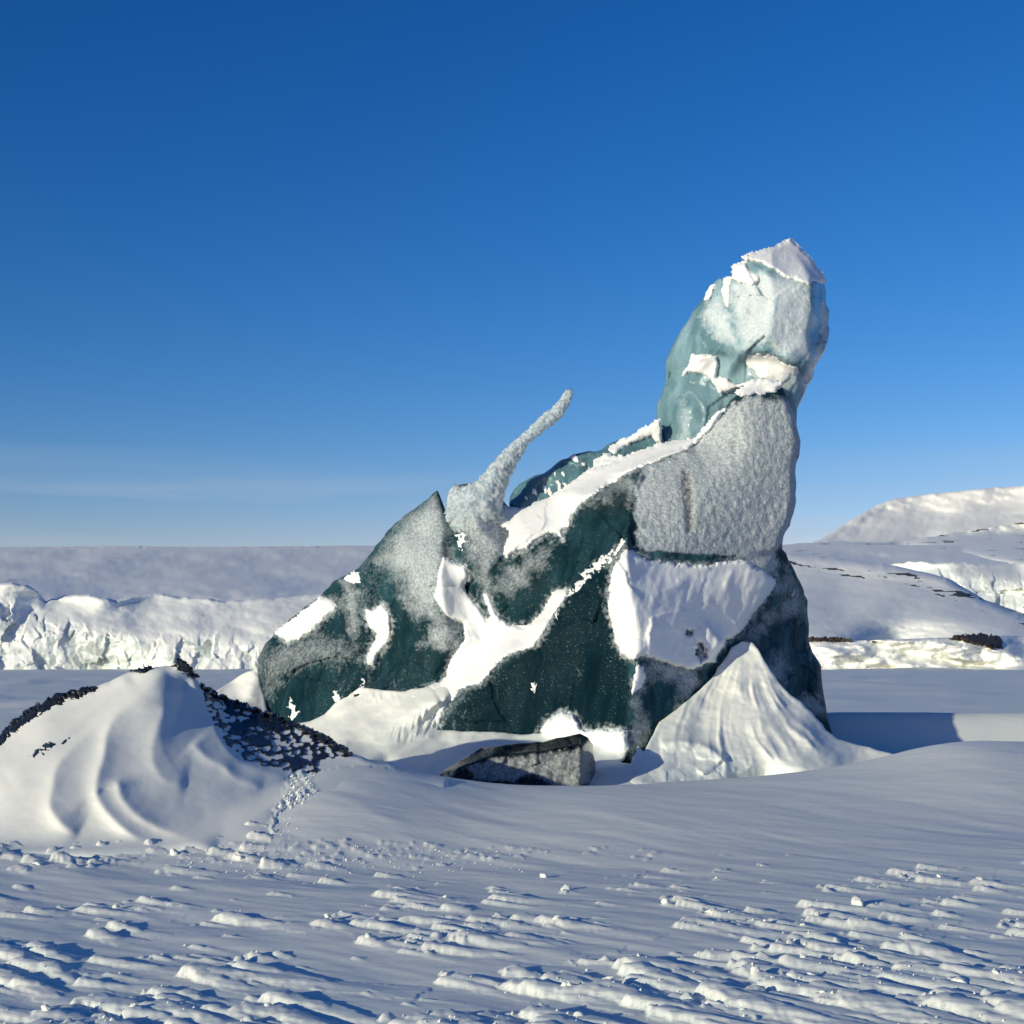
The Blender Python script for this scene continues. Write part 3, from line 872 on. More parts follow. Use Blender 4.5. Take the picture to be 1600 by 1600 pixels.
# metric coordinates on the face for surface relief
mx_, mz_ = (gx - 800) * 0.0092, (1025 - gy) * 0.0092
wxx = mx_ + 0.12 * fbm(mx_ * 1.3, mz_ * 1.3, 1.1, 3); wzz = mz_ + 0.12 * fbm(mx_ * 1.3, mz_ * 1.3, 2.1, 3)
body_smooth = body.D.copy()
facet_m = mask(gx, gy, [(985, 770), (1000, 735), (1075, 700), (1150, 615), (1245, 620), (1258, 690), (1245, 850), (1150, 875), (985, 862)], 14, 1)
butt_m = mask(gx, gy, [(1221, 850), (1300, 930), (1330, 1130), (1150, 1130), (1100, 1068), (1140, 1003), (1212, 910)], 8, 2)
low_r = mask(gx, gy, [(985, 1030), (1100, 1036), (1150, 996), (1160, 1060), (1020, 1200), (980, 1200)], 6, 3)
rel = 0.10 * facets(wxx * 1.25, wzz * 0.9, 3) + 0.012 * facets(wxx * 3.1, wzz * 2.2, 5) + 0.018 * fbm(mx_ * 3.0, mz_ * 2.0, 6.0, 5)
rel = rel * (1 - 0.95 * facet_m) + facet_m * (0.04 * fbm(mx_ * 1.0, mz_ * 0.8, 3.0, 2) + 0.018 * fbm(mx_ * 11, mz_ * 9, 4.0, 3))
rel = rel + butt_m * (0.06 * facets(wxx * 4.0, wzz * 3.0, 8) + 0.05 * fbm(mx_ * 5, mz_ * 4, 3.3, 4))
groove = mask(gx, gy, [(1066, 735), (1078, 735), (1084, 790), (1082, 830), (1074, 830), (1068, 780)], 5, 7, 3, 10)
body_smooth = body_smooth + (blur(body_smooth, 14) - body_smooth) * 0.85 * facet_m
body.D = body_smooth + rel + 0.05 * groove

FR = [([(990, 785), (1000, 738), (1075, 703), (1150, 622), (1245, 620), (1256, 690), (1245, 800), (1226, 860), (1214, 902), (1180, 885), (1140, 872), (1090, 874), (1000, 858)], 9, 1.0),
      ([(684, 772), (640, 805), (605, 845), (590, 880), (625, 905), (640, 950), (690, 985), (702, 890), (694, 800)], 16, .95),
      ([(703, 762), (780, 760), (800, 800), (792, 858), (770, 872), (762, 930), (742, 905), (735, 850), (712, 800)], 14, .92),
      ([(663, 985), (700, 962), (722, 985), (720, 1004), (690, 1012), (660, 1006)], 9, .85),
      ([(765, 908), (830, 862), (868, 845), (850, 888), (800, 930), (772, 934)], 14, .68),
      ([(405, 1020), (450, 1002), (500, 990), (562, 1012), (572, 1036), (500, 1036), (440, 1056), (415, 1105)], 18, .62),
      ([(522, 906), (560, 915), (568, 970), (552, 1006), (542, 965)], 10, .8),
      ([(985, 1030), (1102, 1038), (1148, 1000), (1090, 1080), (1030, 1150), (984, 1180)], 9, .70),
      ([(1221, 860), (1262, 935), (1290, 1115), (1250, 1110), (1150, 1010), (1215, 905)], 9, .58),
      ([(905, 792), (985, 745), (1000, 760), (985, 800), (975, 770), (930, 785)], 9, .8),
      ([(930, 885), (982, 840), (975, 862), (940, 892)], 6, .75),
      ([(720, 800), (790, 792), (795, 860), (740, 870)], 12, .9)]
frost = np.zeros(gx.shape)
for k, (pl, soft, val) in enumerate(FR):
    frost = np.maximum(frost, val * mask(gx, gy, pl, soft * (1.0 if k in (0, 7, 8) else 2.3), k * 2.3, 13, 20))
frost = np.maximum(frost, 0.08 + 0.45 * np.clip(fbm(mx_ * 1.2, mz_ * .6, 12., 4), 0, 1))
lowdark = mask(gx, gy, [(985, 860), (885, 930), (830, 1013), (745, 1070), (684, 1140), (690, 1220), (984, 1220)], 6, 3, 3)
frost = frost * (1 - 0.45 * lowdark)
frost = np.maximum(frost, 0.30 * lowdark * np.exp(-((fbm(mx_ * 1.3 + .4 * mz_, mz_ * .45, 31., 5)) / 0.10) ** 2) * smooth(-.1, .3, fbm(mx_ * 1.5, mz_, 3.3, 2)))
under = mask(gx, gy, [(990, 860), (1150, 868), (1140, 880), (1090, 884), (1000, 872)], 3, 5, 2)
frost = frost * (1 - 0.8 * under)
tint = 0.06 + 0.09 * (1 - lowdark) + 0.30 * smooth(1000, 790, gy) * smooth(860, 620, gx) + 0.35 * butt_m + .3 * under + 0.22 * low_r + 0.5 * smooth(60, 0, gx - 560 + (gy - 880)) * 0
dirt = 0.9 * groove + 0.25 * mask(gx, gy, [(905, 795), (980, 745), (990, 790), (930, 800)], 14, 9) + 0.5 * mask(gx, gy, [(1140, 686), (1152, 686), (1150, 702), (1140, 700)], 4, 2)
SP = 'snow_patch'
body_snow = []
def on_body(poly, **kw): body_snow.append((poly, kw))
on_body([(432, 990), (466, 962), (500, 936), (517, 939), (527, 947), (504, 968), (490, 982), (476, 992), (459, 998), (452, 1005), (442, 999)], thick=.07, grow=.01, wob=3, seed=1)
on_body([(540, 905), (552, 894), (560, 897), (563, 909), (549, 911)], thick=.04, grow=.01, wob=2, seed=2)
on_body([(572, 953), (586, 955), (593, 945), (600, 946), (609, 965), (611, 982), (605, 1003), (590, 1023), (583, 1041), (574, 1039), (572, 1030), (578, 1013), (586, 999), (589, 989), (579, 982), (572, 968)],
      thick=.10, grow=.02, wob=2, seed=3)
on_body([(693, 869), (710, 879), (727, 884), (732, 900), (724, 915), (727, 927), (741, 941), (751, 955), (762, 972), (767, 962), (755, 927), (762, 931), (768, 944), (775, 958), (786, 970), (798, 979), (820, 980), (830, 974), (844, 962), (854, 948),
           (865, 927), (886, 920), (880, 936), (868, 953), (858, 970), (848, 990), (834, 1009), (810, 1016), (789, 1024), (775, 1038), (762, 1055), (751, 1067), (734, 1070), (718, 1078), (700, 1098), (690, 1118), (682, 1150), (640, 1160), (600, 1110), (640, 1085), (689, 1068),
           (698, 1058), (702, 1042), (705, 1030), (713, 1018), (723, 1003), (727, 986), (724, 972), (710, 968), (696, 958), (686, 944), (679, 930), (684, 910), (686, 889)],
      thick=.09, grow=.01, wob=2.5, seed=4, smooth_px=12)
on_body([(786, 791), (810, 793), (834, 786), (861, 774), (889, 760), (920, 735), (947, 726), (988, 710), (1031, 693), (1070, 690), (1086, 686), (1103, 666), (1122, 646), (1130, 640), (1126, 650), (1104, 676), (1078, 699), (1050, 710), (1016, 724), (978, 740), (947, 758), (919, 778),
           (905, 790), (892, 803), (889, 817), (878, 828), (880, 843), (872, 834), (858, 831), (837, 845), (820, 858), (793, 870), (786, 865), (792, 848), (800, 831), (779, 817)],
      thick=.10, grow=.012, wob=3, seed=5, smooth_px=10)
on_body([(884, 928), (905, 902), (940, 870), (974, 840), (982, 846), (962, 870), (928, 899), (892, 934)], thick=.02, grow=.006, wob=5, wob_s=9, seed=61, fine=4.0, fn=lambda gx, gy, sd: -0.024 * smooth(-.05, .25, fbm(gx / 5, gy / 5, 3.3, 4) + 0.35 * (gx - 884) / 100))
def bowl(gx, gy, sd):
    st = perlin3((gx * .8 + gy * .25) / 9, (gy - gx * .3) / 70, 4.4)
    return 0.02 * st * smooth(2, 20, sd)
on_body([(980, 856), (1000, 869), (1025, 877), (1056, 881), (1088, 883), (1112, 884), (1125, 880), (1150, 875), (1172, 878), (1184, 888), (1197, 897), (1212, 906), (1209, 919), (1197, 934), (1181, 956), (1166, 978), (1156, 989), (1144, 997), (1134, 997), (1131, 1009), (1119, 1022),
           (1116, 1034), (1103, 1036), (1075, 1047), (1050, 1038), (1025, 1030), (1003, 1025), (988, 1031), (972, 1022), (962, 1003), (959, 981), (953, 962), (950, 941), (953, 916), (959, 888), (969, 869)],
      thick=.10, grow=.02, wob=3, seed=6, smooth_px=7, fn=bowl,
      holes=[[(1070, 984), (1082, 986), (1080, 994), (1072, 992)], [(1088, 1002), (1098, 1006), (1104, 1024), (1096, 1034), (1086, 1020)]])
on_body([(989, 1066), (997, 1034), (1006, 1044), (1009, 1059), (1003, 1072), (987, 1086)], thick=.05, grow=.01, wob=2, seed=7)
on_body([(845, 1140), (860, 1122), (878, 1112), (896, 1116), (905, 1136), (920, 1142), (950, 1138), (980, 1142), (982, 1172), (960, 1200), (860, 1180)], thick=.14, grow=.02, wob=3, seed=8, rough=.03)
for k, (cx, cy, r) in enumerate([(527, 1086, 8), (455, 1100, 7), (459, 1114, 8), (568, 1066, 5), (834, 1070, 4), (831, 1080, 4), (872, 962, 4), (720, 845, 9), (1237, 925, 4)]):
    a = np.linspace(0, 2 * np.pi, 9)[:-1]
    on_body(list(zip(cx + r * .6 * np.cos(a) * (1 + .5 * np.sin(3 * a + k)), cy + r * 1.3 * np.sin(a))), thick=.03, grow=.012, wob=7, wob_s=7, seed=20 + k, step=1.2)
mot = np.clip(0.55 + 1.1 * fbm(mx_ * 2.6, mz_ * 2.2, 21., 5), 0, 1.3)
sel = np.clip(butt_m + low_r, 0, 1)
frost = frost * (1 - sel) + frost * mot * sel
halo = np.full(gx.shape, -1e3)
for poly_, kw_ in body_snow:
    if len(poly_) < 9: continue
    p_ = np.array(poly_, float); m_ = (gx > p_[:, 0].min() - 40) & (gx < p_[:, 0].max() + 40) & (gy > p_[:, 1].min() - 40) & (gy < p_[:, 1].max() + 40)
    halo[m_] = np.maximum(halo[m_], poly_dist(gx[m_], gy[m_], p_)[0])
frost = np.maximum(frost, 0.95 * np.exp(np.minimum(halo, 0) / 8.0) * (0.75 + 0.7 * fbm(gx / 7, gy / 7, 3.1, 4)))
body_out = [(412, 1190), (414, 1118), (406, 1060), (402, 1030), (414, 1006), (430, 990), (460, 962), (500, 932), (520, 909), (546, 896), (560, 888), (576, 868), (600, 838), (618, 817), (640, 800), (662, 784),
            (684, 766), (691, 784), (697, 800), (705, 797), (703, 768), (718, 757), (742, 754), (775, 775), (795, 793), (830, 786), (870, 770), (920, 736), (960, 715), (1010, 702), (1060, 692), (1086, 688), (1108, 662), (1134, 636), (1150, 618),
            (1172, 603), (1200, 598), (1222, 603), (1236, 636), (1244, 660), (1251, 690), (1249, 712), (1243, 732), (1244, 780), (1240, 802), (1234, 822), (1224, 839), (1222, 858), (1232, 875), (1246, 902), (1262, 938), (1264, 975), (1263, 1000),
            (1270, 1020), (1283, 1040), (1285, 1070), (1290, 1100), (1298, 1140), (1320, 1218), (700, 1222), (420, 1222)]
solid('ice_body', body_out, body, M_ice, berg, thick=3.0, wback=170, round_r=0.22, wround=13, jitter=1.0, seed=1,
      attrs={'frost': frost, 'tint': np.clip(tint, 0, 1), 'dirt': np.clip(dirt, 0, 1)})

# pinnacle
pin_pts = [(1028, 650, 22.3), (1040, 580, 22.3), (1060, 522, 22.3), (1100, 468, 22.1), (1125, 436, 21.8), (1160, 405, 21.5), (1205, 388, 21.8), (1236, 377, 22.3), (1290, 440, 22.1), (1296, 500, 22.2),
           (1200, 480, 21.12), (1230, 440, 21.15), (1175, 440, 21.35), (1210, 548, 21.1), (1180, 596, 21.5), (1120, 556, 21.75), (1128, 612, 21.8), (1080, 600, 21.95), (1060, 690, 21.9), (1100, 690, 21.8), (1240, 640, 21.7),
           (1250, 580, 21.3), (1282, 560, 21.9), (1070, 545, 21.95), (1110, 510, 21.6), (1190, 440, 21.25), (1040, 640, 22.05), (1085, 640, 21.75), (1170, 470, 21.2)]
pin_cr = [[(1138, 442, 21.55), (1139, 485, 21.42), (1146, 520, 21.35), (1152, 550, 21.4)],
          [(1272, 442, 21.2), (1271, 490, 21.2), (1262, 524, 21.2), (1272, 560, 21.3)],
          [(1279, 450, 21.7), (1280, 500, 21.75), (1276, 540, 21.6)],
          [(1160, 552, 21.28), (1205, 549, 21.0), (1232, 562, 21.05), (1262, 572, 21.2)],
          [(1168, 562, 21.55), (1205, 560, 21.35), (1230, 575, 21.35), (1255, 585, 21.4)],
          [(1095, 480, 21.95), (1092, 520, 21.75), (1110, 548, 21.6), (1150, 552, 21.42)],
          [(1200, 430, 21.1), (1210, 480, 21.03), (1195, 540, 21.06)]]
pin = Depth(pin_pts, pin_cr, 1012, 366, 1310, 730, 1.8, 2.4)
gx, gy = pin.gx, pin.gy
mx_, mz_ = (gx - 800) * 0.0097, (1025 - gy) * 0.0097
pin.D = pin.D + 0.05 * facets(mx_ * 1.6, mz_ * 1.3, 13) + 0.022 * facets(mx_ * 4.2, mz_ * 3.3, 15) + 0.02 * fbm(mx_ * 4, mz_ * 3, 9.0, 5)
pf = np.zeros(gx.shape)
for k, (pl, soft, val) in enumerate([
        ([(1140, 440), (1190, 425), (1270, 440), (1270, 500), (1262, 525), (1275, 568), (1225, 560), (1200, 535), (1160, 545), (1142, 490)], 10, .93),
        ([(1100, 475), (1130, 460), (1142, 500), (1155, 548), (1130, 540), (1096, 500)], 8, .88),
        ([(1280, 470), (1297, 480), (1294, 530), (1276, 560)], 5, .9),
        ([(1060, 620), (1075, 615), (1080, 690), (1055, 690)], 10, .55),
        ([(1165, 555), (1250, 575), (1262, 600), (1190, 640)], 8, .6)]):
    pf = np.maximum(pf, val * mask(gx, gy, pl, soft * 1.8, k * 1.9 + 3, 8, 16))
pt = 0.75 + 0.35 * fbm(mx_ * 2, mz_ * 1.5, 3., 3) - 0.25 * smooth(1090, 1030, gx)
pin_out = [(1040, 722), (1037, 697), (1031, 677), (1025, 650), (1026, 630), (1035, 612), (1040, 597), (1039, 575), (1040, 562), (1050, 540), (1060, 522), (1072, 505), (1082, 487), (1095, 470), (1105, 457), (1115, 442), (1124, 434),
           (1135, 437), (1144, 428), (1146, 417), (1164, 411), (1157, 403), (1177, 395), (1210, 386), (1236, 377), (1250, 392), (1267, 409), (1275, 422), (1287, 435), (1291, 457), (1291, 477), (1296, 485), (1295, 525), (1290, 545),
           (1282, 560), (1277, 567), (1272, 577), (1271, 590), (1262, 602), (1255, 620), (1248, 634), (1242, 646), (1238, 700), (1225, 722)]
solid('pinnacle', pin_out, pin, M_pin, berg, thick=1.7, wback=80, round_r=0.14, wround=9, jitter=0.9, seed=2,
      attrs={'frost': pf, 'tint': np.clip(pt, 0, 1), 'dirt': np.zeros(gx.shape)})

# ridge of ice behind the crest
rid = Depth([(797, 775, 22.15), (850, 740, 22.05), (915, 708, 21.95), (960, 695, 21.95), (1028, 660, 21.85), (1030, 700, 21.9), (930, 752, 21.55), (850, 790, 21.65), (800, 805, 21.85), (870, 760, 21.70), (905, 735, 21.65), (970, 712, 21.65)],
            [[(812, 790, 21.65), (835, 752, 21.90), (856, 742, 21.75)]], 785, 648, 1045, 815, 1.8, 1.5)
gx, gy = rid.gx, rid.gy
mx_, mz_ = (gx - 800) * 0.0097, (1025 - gy) * 0.0097
rid.D = rid.D + 0.05 * facets(mx_ * 2.4, mz_ * 2.4, 23) + 0.02 * fbm(mx_ * 6, mz_ * 5, 9.0, 4)
solid('ice_ridge', [(797, 775), (812, 756), (835, 743), (850, 739), (870, 723), (895, 710), (910, 707), (940, 703), (955, 692), (985, 683), (1010, 669), (1030, 658), (1038, 690), (1040, 715), (930, 770), (860, 805), (796, 808)],
      rid, M_pin, berg, thick=0.9, wback=60, round_r=0.1, wround=8, jitter=0.9, seed=5,
      attrs={'frost': 0.15 + 0.3 * np.clip(fbm(mx_ * 3, mz_ * 3, 2., 3), 0, 1), 'tint': 0.05 + 0 * gx, 'dirt': 0 * gx})

# snow and frost lying on the ice
for poly_, kw_ in body_snow:
    patch(SP, poly_, body, M_patch, berg, **kw_)
# pinnacle snow
patch(SP, [(1160, 402), (1178, 395), (1210, 386), (1222, 380), (1236, 374), (1252, 390), (1270, 407), (1276, 422), (1284, 428), (1291, 440), (1282, 443), (1270, 437), (1265, 446), (1248, 440), (1225, 432), (1210, 420), (1185, 409), (1168, 406)], pin, M_patch, berg, thick=.10, grow=.02, wob=1.5, seed=31, smooth_px=6)
patch(SP, [(1146, 416), (1165, 410), (1170, 420), (1185, 432), (1186, 439), (1175, 446), (1158, 442), (1146, 435)], pin, M_patch, berg, thick=.07, grow=.02, wob=1.5, seed=32)
patch(SP, [(1132, 436), (1145, 432), (1140, 450), (1139, 482), (1132, 472), (1126, 455)], pin, M_patch, berg, thick=.05, grow=.015, wob=1.5, seed=33)
patch(SP, [(1081, 554), (1100, 555), (1120, 556), (1122, 568), (1119, 585), (1120, 590), (1132, 590), (1148, 602), (1178, 596), (1168, 602), (1150, 606), (1140, 612), (1125, 615), (1116, 602), (1110, 592), (1095, 584), (1075, 581), (1064, 588), (1075, 572)], pin, M_patch, berg, thick=.09, grow=.025, wob=1.5, seed=34)
patch(SP, [(1102, 467), (1110, 450), (1116, 446), (1112, 462), (1107, 468)], pin, M_patch, berg, thick=.04, grow=.02, wob=1, seed=35, step=1.2)
patch(SP, [(1165, 556), (1185, 553), (1210, 558), (1245, 576), (1247, 582), (1225, 597), (1210, 600), (1185, 590), (1167, 570)], pin, M_patch, berg, thick=.025, grow=.006, wob=5, wob_s=8, seed=36)
patch(SP, [(1150, 612), (1175, 596), (1200, 592), (1222, 600), (1210, 612), (1190, 615), (1160, 618)], body, M_patch, berg, thick=.03, grow=.006, wob=4, wob_s=8, seed=37)
# ridge snow
patch(SP, [(950, 702), (968, 690), (985, 683), (1010, 669), (1031, 656), (1034, 690), (1026, 692), (1018, 680), (1000, 686), (975, 698), (958, 710)], rid, M_patch, berg, thick=.06, grow=.02, wob=2, wob_s=9, seed=41)
patch(SP, [(928, 716), (946, 708), (962, 712), (985, 712), (1010, 700), (1000, 716), (940, 742), (925, 735)], rid, M_patch, berg, thick=.05, grow=.015, wob=5, wob_s=9, seed=42)
for k, (cx, cy, r, el) in enumerate([(860, 770, 3, 3), (852, 765, 2, 3), (874, 760, 3, 3), (880, 740, 2.5, 2), (900, 718, 4, 1.2), (884, 757, 2.5, 1), (888, 761, 2, 1), (835, 768, 2.5, 2), (822, 778, 2, 2), (912, 725, 3, 1), (868, 742, 2, 2)]):
    a = np.linspace(0, 2 * np.pi, 9)[:-1]
    patch(SP, list(zip(cx + r * np.cos(a) + .5 * el * r * np.sin(a) * .6, cy + r * el * np.sin(a))), rid, M_patch, berg, thick=.03, grow=.02, wob=1.5, wob_s=5, seed=50 + k, step=1.2)

# the curved horn: a noded stalk of clear frosted ice
M_horn = ice_material('frosted_clear_ice', (0.10, 0.19, 0.22), (0.25, 0.38, 0.40), (0.62, 0.69, 0.74), pit=1.2, grain=46, sss=0.4)
def stalk(name, pts, mat, parent, rows=90, cols=28, amp=0.18, flat=0.75, seed=0, attr=(0.72, .8), rag=0.0):
    P3 = np.array([at(p[0], p[1], p[2]) for p in pts]); R = np.array([p[3] for p in pts]) * pts[0][2] / F
    s = np.linspace(0, len(pts) - 1, rows); k = np.clip(s.astype(int), 0, len(pts) - 2); t = s - k
    def cr(V):
        Vp = np.concatenate([V[:1] * 2 - V[1:2], V, V[-1:] * 2 - V[-2:-1]])
        tt = t[:, None] if V.ndim == 2 else t
        a, b, c, d = Vp[k], Vp[k + 1], Vp[k + 2], Vp[k + 3]
        return 0.5 * (2 * b + (c - a) * tt + (2 * a - 5 * b + 4 * c - d) * tt ** 2 + (3 * b - a - 3 * c + d) * tt ** 3)
    Cc, Rr = cr(P3), np.maximum(cr(R), 0.012)
    T = np.gradient(Cc, axis=0); T /= np.linalg.norm(T, axis=1)[:, None]
    up = np.array([0, 1., 0]); S = np.cross(T, up); S /= np.linalg.norm(S, axis=1)[:, None]; N = np.cross(S, T)
    a = np.linspace(0, 2 * np.pi, cols, endpoint=False)
    dirs = S[:, None, :] * np.cos(a)[None, :, None] + flat * N[:, None, :] * np.sin(a)[None, :, None]
    base = Cc[:, None, :] + dirs * Rr[:, None, None]
    q = base * 9
    nz = fbm(q[..., 0], q[..., 1], q[..., 2] + seed, 3) + 0.5 * np.abs(fbm(q[..., 0] * 3, q[..., 1] * 3, q[..., 2] * 3 + seed, 2))
    co = Cc[:, None, :] + dirs * (Rr[:, None] * (1 + amp * 2.2 * nz))[..., None]
    if rag:
        q = base * 34
        co = co + dirs * (Rr[:, None] ** 0.5 * 0.30 * rag * (np.abs(fbm(q[..., 0], q[..., 1], q[..., 2] + seed, 2)) * 2 - .5))[..., None]
    co = co.reshape(-1, 3)
    tip = Cc[-1] + T[-1] * Rr[-1] * 0.9
    co = np.concatenate([co, tip[None]])
    i, j = np.meshgrid(np.arange(cols), np.arange(rows - 1)); i2 = (i + 1) % cols
    q4 = np.stack([j * cols + i, j * cols + i2, (j + 1) * cols + i2, (j + 1) * cols + i], -1).reshape(-1, 4)
    me = mesh_from(name, co, q4, {'frost': np.full(len(co), attr[0]), 'tint': np.full(len(co), attr[1]), 'dirt': np.zeros(len(co))})
    bm = bmesh.new(); bm.from_mesh(me); bm.verts.ensure_lookup_table()
    for c in range(cols):
        f = bm.faces.new((bm.verts[(rows - 1) * cols + c], bm.verts[(rows - 1) * cols + (c + 1) % cols], bm.verts[len(co) - 1])); f.smooth = True
    bm.to_mesh(me); bm.free()
    return link(me, name, mat, parent)
stalk('ice_horn', [(738, 880, 22.3, 30), (744, 835, 21.75, 40), (750, 792, 21.45, 38), (764, 768, 21.35, 24), (780, 740, 21.35, 17), (799, 711, 21.35, 13.5), (816, 692, 21.35, 9), (828, 680, 21.35, 8), (846, 664, 21.35, 10), (866, 648, 21.35, 10), (881, 630, 21.35, 8.5), (890, 612, 21.35, 6)],
      M_horn, berg, rows=200, cols=44, amp=0.10, seed=3.0, rag=0.10)
stalk('ice_horn_root', [(732, 850, 22.2, 22), (724, 812, 21.6, 24), (718, 785, 21.5, 19), (713, 764, 21.5, 9)], M_horn, berg, rows=70, cols=32, amp=0.12, seed=8.0, rag=0.2)
stalk('icicle', [(1243, 628, 21.5, 4), (1243, 642, 21.5, 2.2), (1243.5, 656, 21.5, 1.2), (1243, 664, 21.5, 0.6)], M_horn, berg, rows=24, cols=10, amp=0.08, seed=5.0, attr=(.4, .8))

# ------------------------------------------------------------------ drifts banked against the berg
def drift(name, outline, pts, creases, box, label, lines=(), seed=0, thick=1.5, step=2.0, sigma=3.0, amp=0.05, extra=None, wback=70, round_r=0.04, wround=6, fr=0, mat=None, cat='snow drift', rnd=3.0, sig=0, fillet=0, warp=0):
    dep = Depth(pts, creases, box[0], box[1], box[2], box[3], step, sigma)
    gx, gy = dep.gx, dep.gy
    wx_, wy_ = (gx + warp * fbm(gx / 40, gy / 40, seed + 11., 3), gy + warp * fbm(gx / 40, gy / 40, seed + 17., 3)) if warp else (gx, gy)
    dep.D = dep.D - ridges(wx_, wy_, lines, rnd, sig) * (np.clip(0.75 + 0.9 * fbm(gx / 50, gy / 70, seed + 5., 3), 0.1, 1.6) if warp else 1.0) + amp * fbm(gx / 60, gy / 30, seed + 1., 4)
    if extra is not None: dep.D = dep.D + extra(gx, gy)
    if fillet:                                        # lean smoothly into the ground it stands on
        hit = np.full(gx.shape, 60.0); open_ = np.ones(gx.shape, bool); prev = None
        for d_ in np.arange(9.0, 24.0, 0.1):
            f_ = EYE - (gy - HY) / F * d_ - ground_base((gx - CX) / F * d_, d_ + 0 * gx)
            if prev is None: prev = f_ + 1e-3
            m_ = open_ & (f_ <= 0)
            t_ = np.clip(prev / np.maximum(prev - f_, 1e-9), 0, 1)
            hit[m_] = (d_ - 0.1 + 0.1 * t_)[m_]; open_ &= ~m_; prev = f_
        raw = dep.D
        dep.D = hit - fillet * np.logaddexp(0, (hit - raw) / fillet) + 0.45 * smooth(0.05, 0.9, raw - hit)
    o = solid(name, outline, dep, mat or M_drift, thick=thick, wback=wback, round_r=round_r, wround=wround, jitter=0.8, seed=seed)
    if label: tag(o, label, cat)
    return o, dep

def bd(px, py, off=-0.04): return (px, py, float(body.sample(px, py)) + off)
ap_top = [(415, 1122), (440, 1126), (462, 1130), (484, 1127), (507, 1116), (523, 1099), (540, 1089), (562, 1074), (590, 1077), (603, 1079), (634, 1080), (665, 1074), (689, 1068), (704, 1075), (694, 1100), (684, 1140),
          (720, 1143), (760, 1143), (815, 1148), (845, 1146), (880, 1148), (925, 1150), (975, 1150)]
ap_out = [(395, 1140)] + ap_top + [(983, 1168), (976, 1186), (958, 1200), (945, 1240), (400, 1240), (395, 1200)]
def apr(gx, gy):
    st = perlin3((gx * .55 + gy * .9) / 16, (gx - gy) / 120, 2.)
    hair = perlin3(gx / 3.5, gy / 26, 5.) * mask(gx, gy, [(545, 1072), (620, 1082), (610, 1096), (545, 1094)], 6, 1)
    hair2 = perlin3((gx + gy * .3) / 4, gy / 22, 6.) * mask(gx, gy, [(610, 1140), (700, 1090), (690, 1142), (620, 1160)], 8, 1)
    return 0.06 * st + 0.04 * hair + 0.05 * hair2
drift('snow_drift', ap_out, [bd(x, y, -0.02) for x, y in ap_top] + [(400, 1160, 21.5), (400, 1220, 19.0), (500, 1160, 20.6), (600, 1130, 20.7), (640, 1110, 20.65), (700, 1165, 19.9), (800, 1180, 19.0), (900, 1175, 18.9), (985, 1190, 18.6), (985, 1238, 17.2), (700, 1238, 17.0), (500, 1238, 17.2), (600, 1180, 19.6), (540, 1130, 21.0)],
      [[(700, 1090, 20.3), (640, 1130, 20.45), (560, 1160, 20.4)]], (388, 1060, 992, 1246), 'bright snow drift banked against the dark front of the iceberg', seed=1, sigma=3, extra=apr, wback=60, thick=1.5,
      lines=[([(690, 1095), (640, 1125), (580, 1150), (520, 1165)], .10, 10, 26)])
cone_top = [(1010, 1160), (1030, 1128), (1058, 1108), (1085, 1085), (1110, 1062), (1128, 1036), (1142, 1012), (1160, 1002), (1176, 1004), (1186, 1016), (1200, 1040), (1222, 1072), (1245, 1092), (1268, 1112), (1290, 1140)]
cone_out = [(975, 1215), (985, 1196), (996, 1165), (1006, 1175)] + cone_top[1:] + [(1310, 1155), (1340, 1164), (1370, 1172), (1420, 1184), (1440, 1245), (970, 1245)]
def flutes(gx, gy):
    th = np.arctan2(gx - 1163, np.maximum(gy - 975, 4)); r = np.hypot(gx - 1163, gy - 975)
    a = th + 0.10 * np.sin(r / 60.0) + 0.03 * fbm(gx / 50, gy / 50, 8.1, 3)
    f1 = 1 - 2 * np.abs(perlin3(a * 7.0, r / 190, 3.7)); f2 = 1 - 2 * np.abs(perlin3(a * 17.0, r / 120, 9.7))
    return -(0.060 * f1 + 0.014 * f2) * np.clip(0.7 + 1.3 * fbm(gx / 60, gy / 60, 2.2, 2), 0.1, 1.6) * smooth(15, 120, r) * smooth(262, 200, r) - 0.03 * fbm(gx / 34, gy / 22, 5.5, 3)
drift('snow_drift', cone_out, [bd(x, y, -0.05) for x, y in cone_top[1:9]] + [(1186, 1016, 20.3), (1200, 1040, 20.15), (1222, 1072, 20.0), (1245, 1092, 19.9), (1268, 1112, 19.8), (1290, 1140, 19.7)] + [(980, 1200, 18.0), (975, 1240, 17.0), (1010, 1170, 18.4), (1060, 1180, 18.3), (1100, 1215, 17.8), (1100, 1130, 19.2), (1160, 1080, 19.7), (1200, 1120, 19.15), (1200, 1180, 18.5), (1260, 1150, 19.0), (1300, 1190, 18.5), (1300, 1240, 17.4), (1400, 1185, 18.9), (1430, 1240, 17.9), (1350, 1168, 19.5), (1160, 1040, 20.1)],
      [], (965, 995, 1448, 1252), 'steep cone of wind-furrowed snow under the right end of the iceberg', seed=2, amp=0.02, sigma=6, wback=70, thick=1.4,
      lines=[([(1030, 1160), (1080, 1158), (1115, 1172), (1130, 1190)], .14, 4, 12)],
      extra=lambda gx, gy: 0.04 * facets(gx / 26, gy / 18, 4) * mask(gx, gy, [(990, 1160), (1080, 1160), (1130, 1185), (1210, 1200), (1200, 1225), (990, 1225)], 8, 3) + flutes(gx, gy))
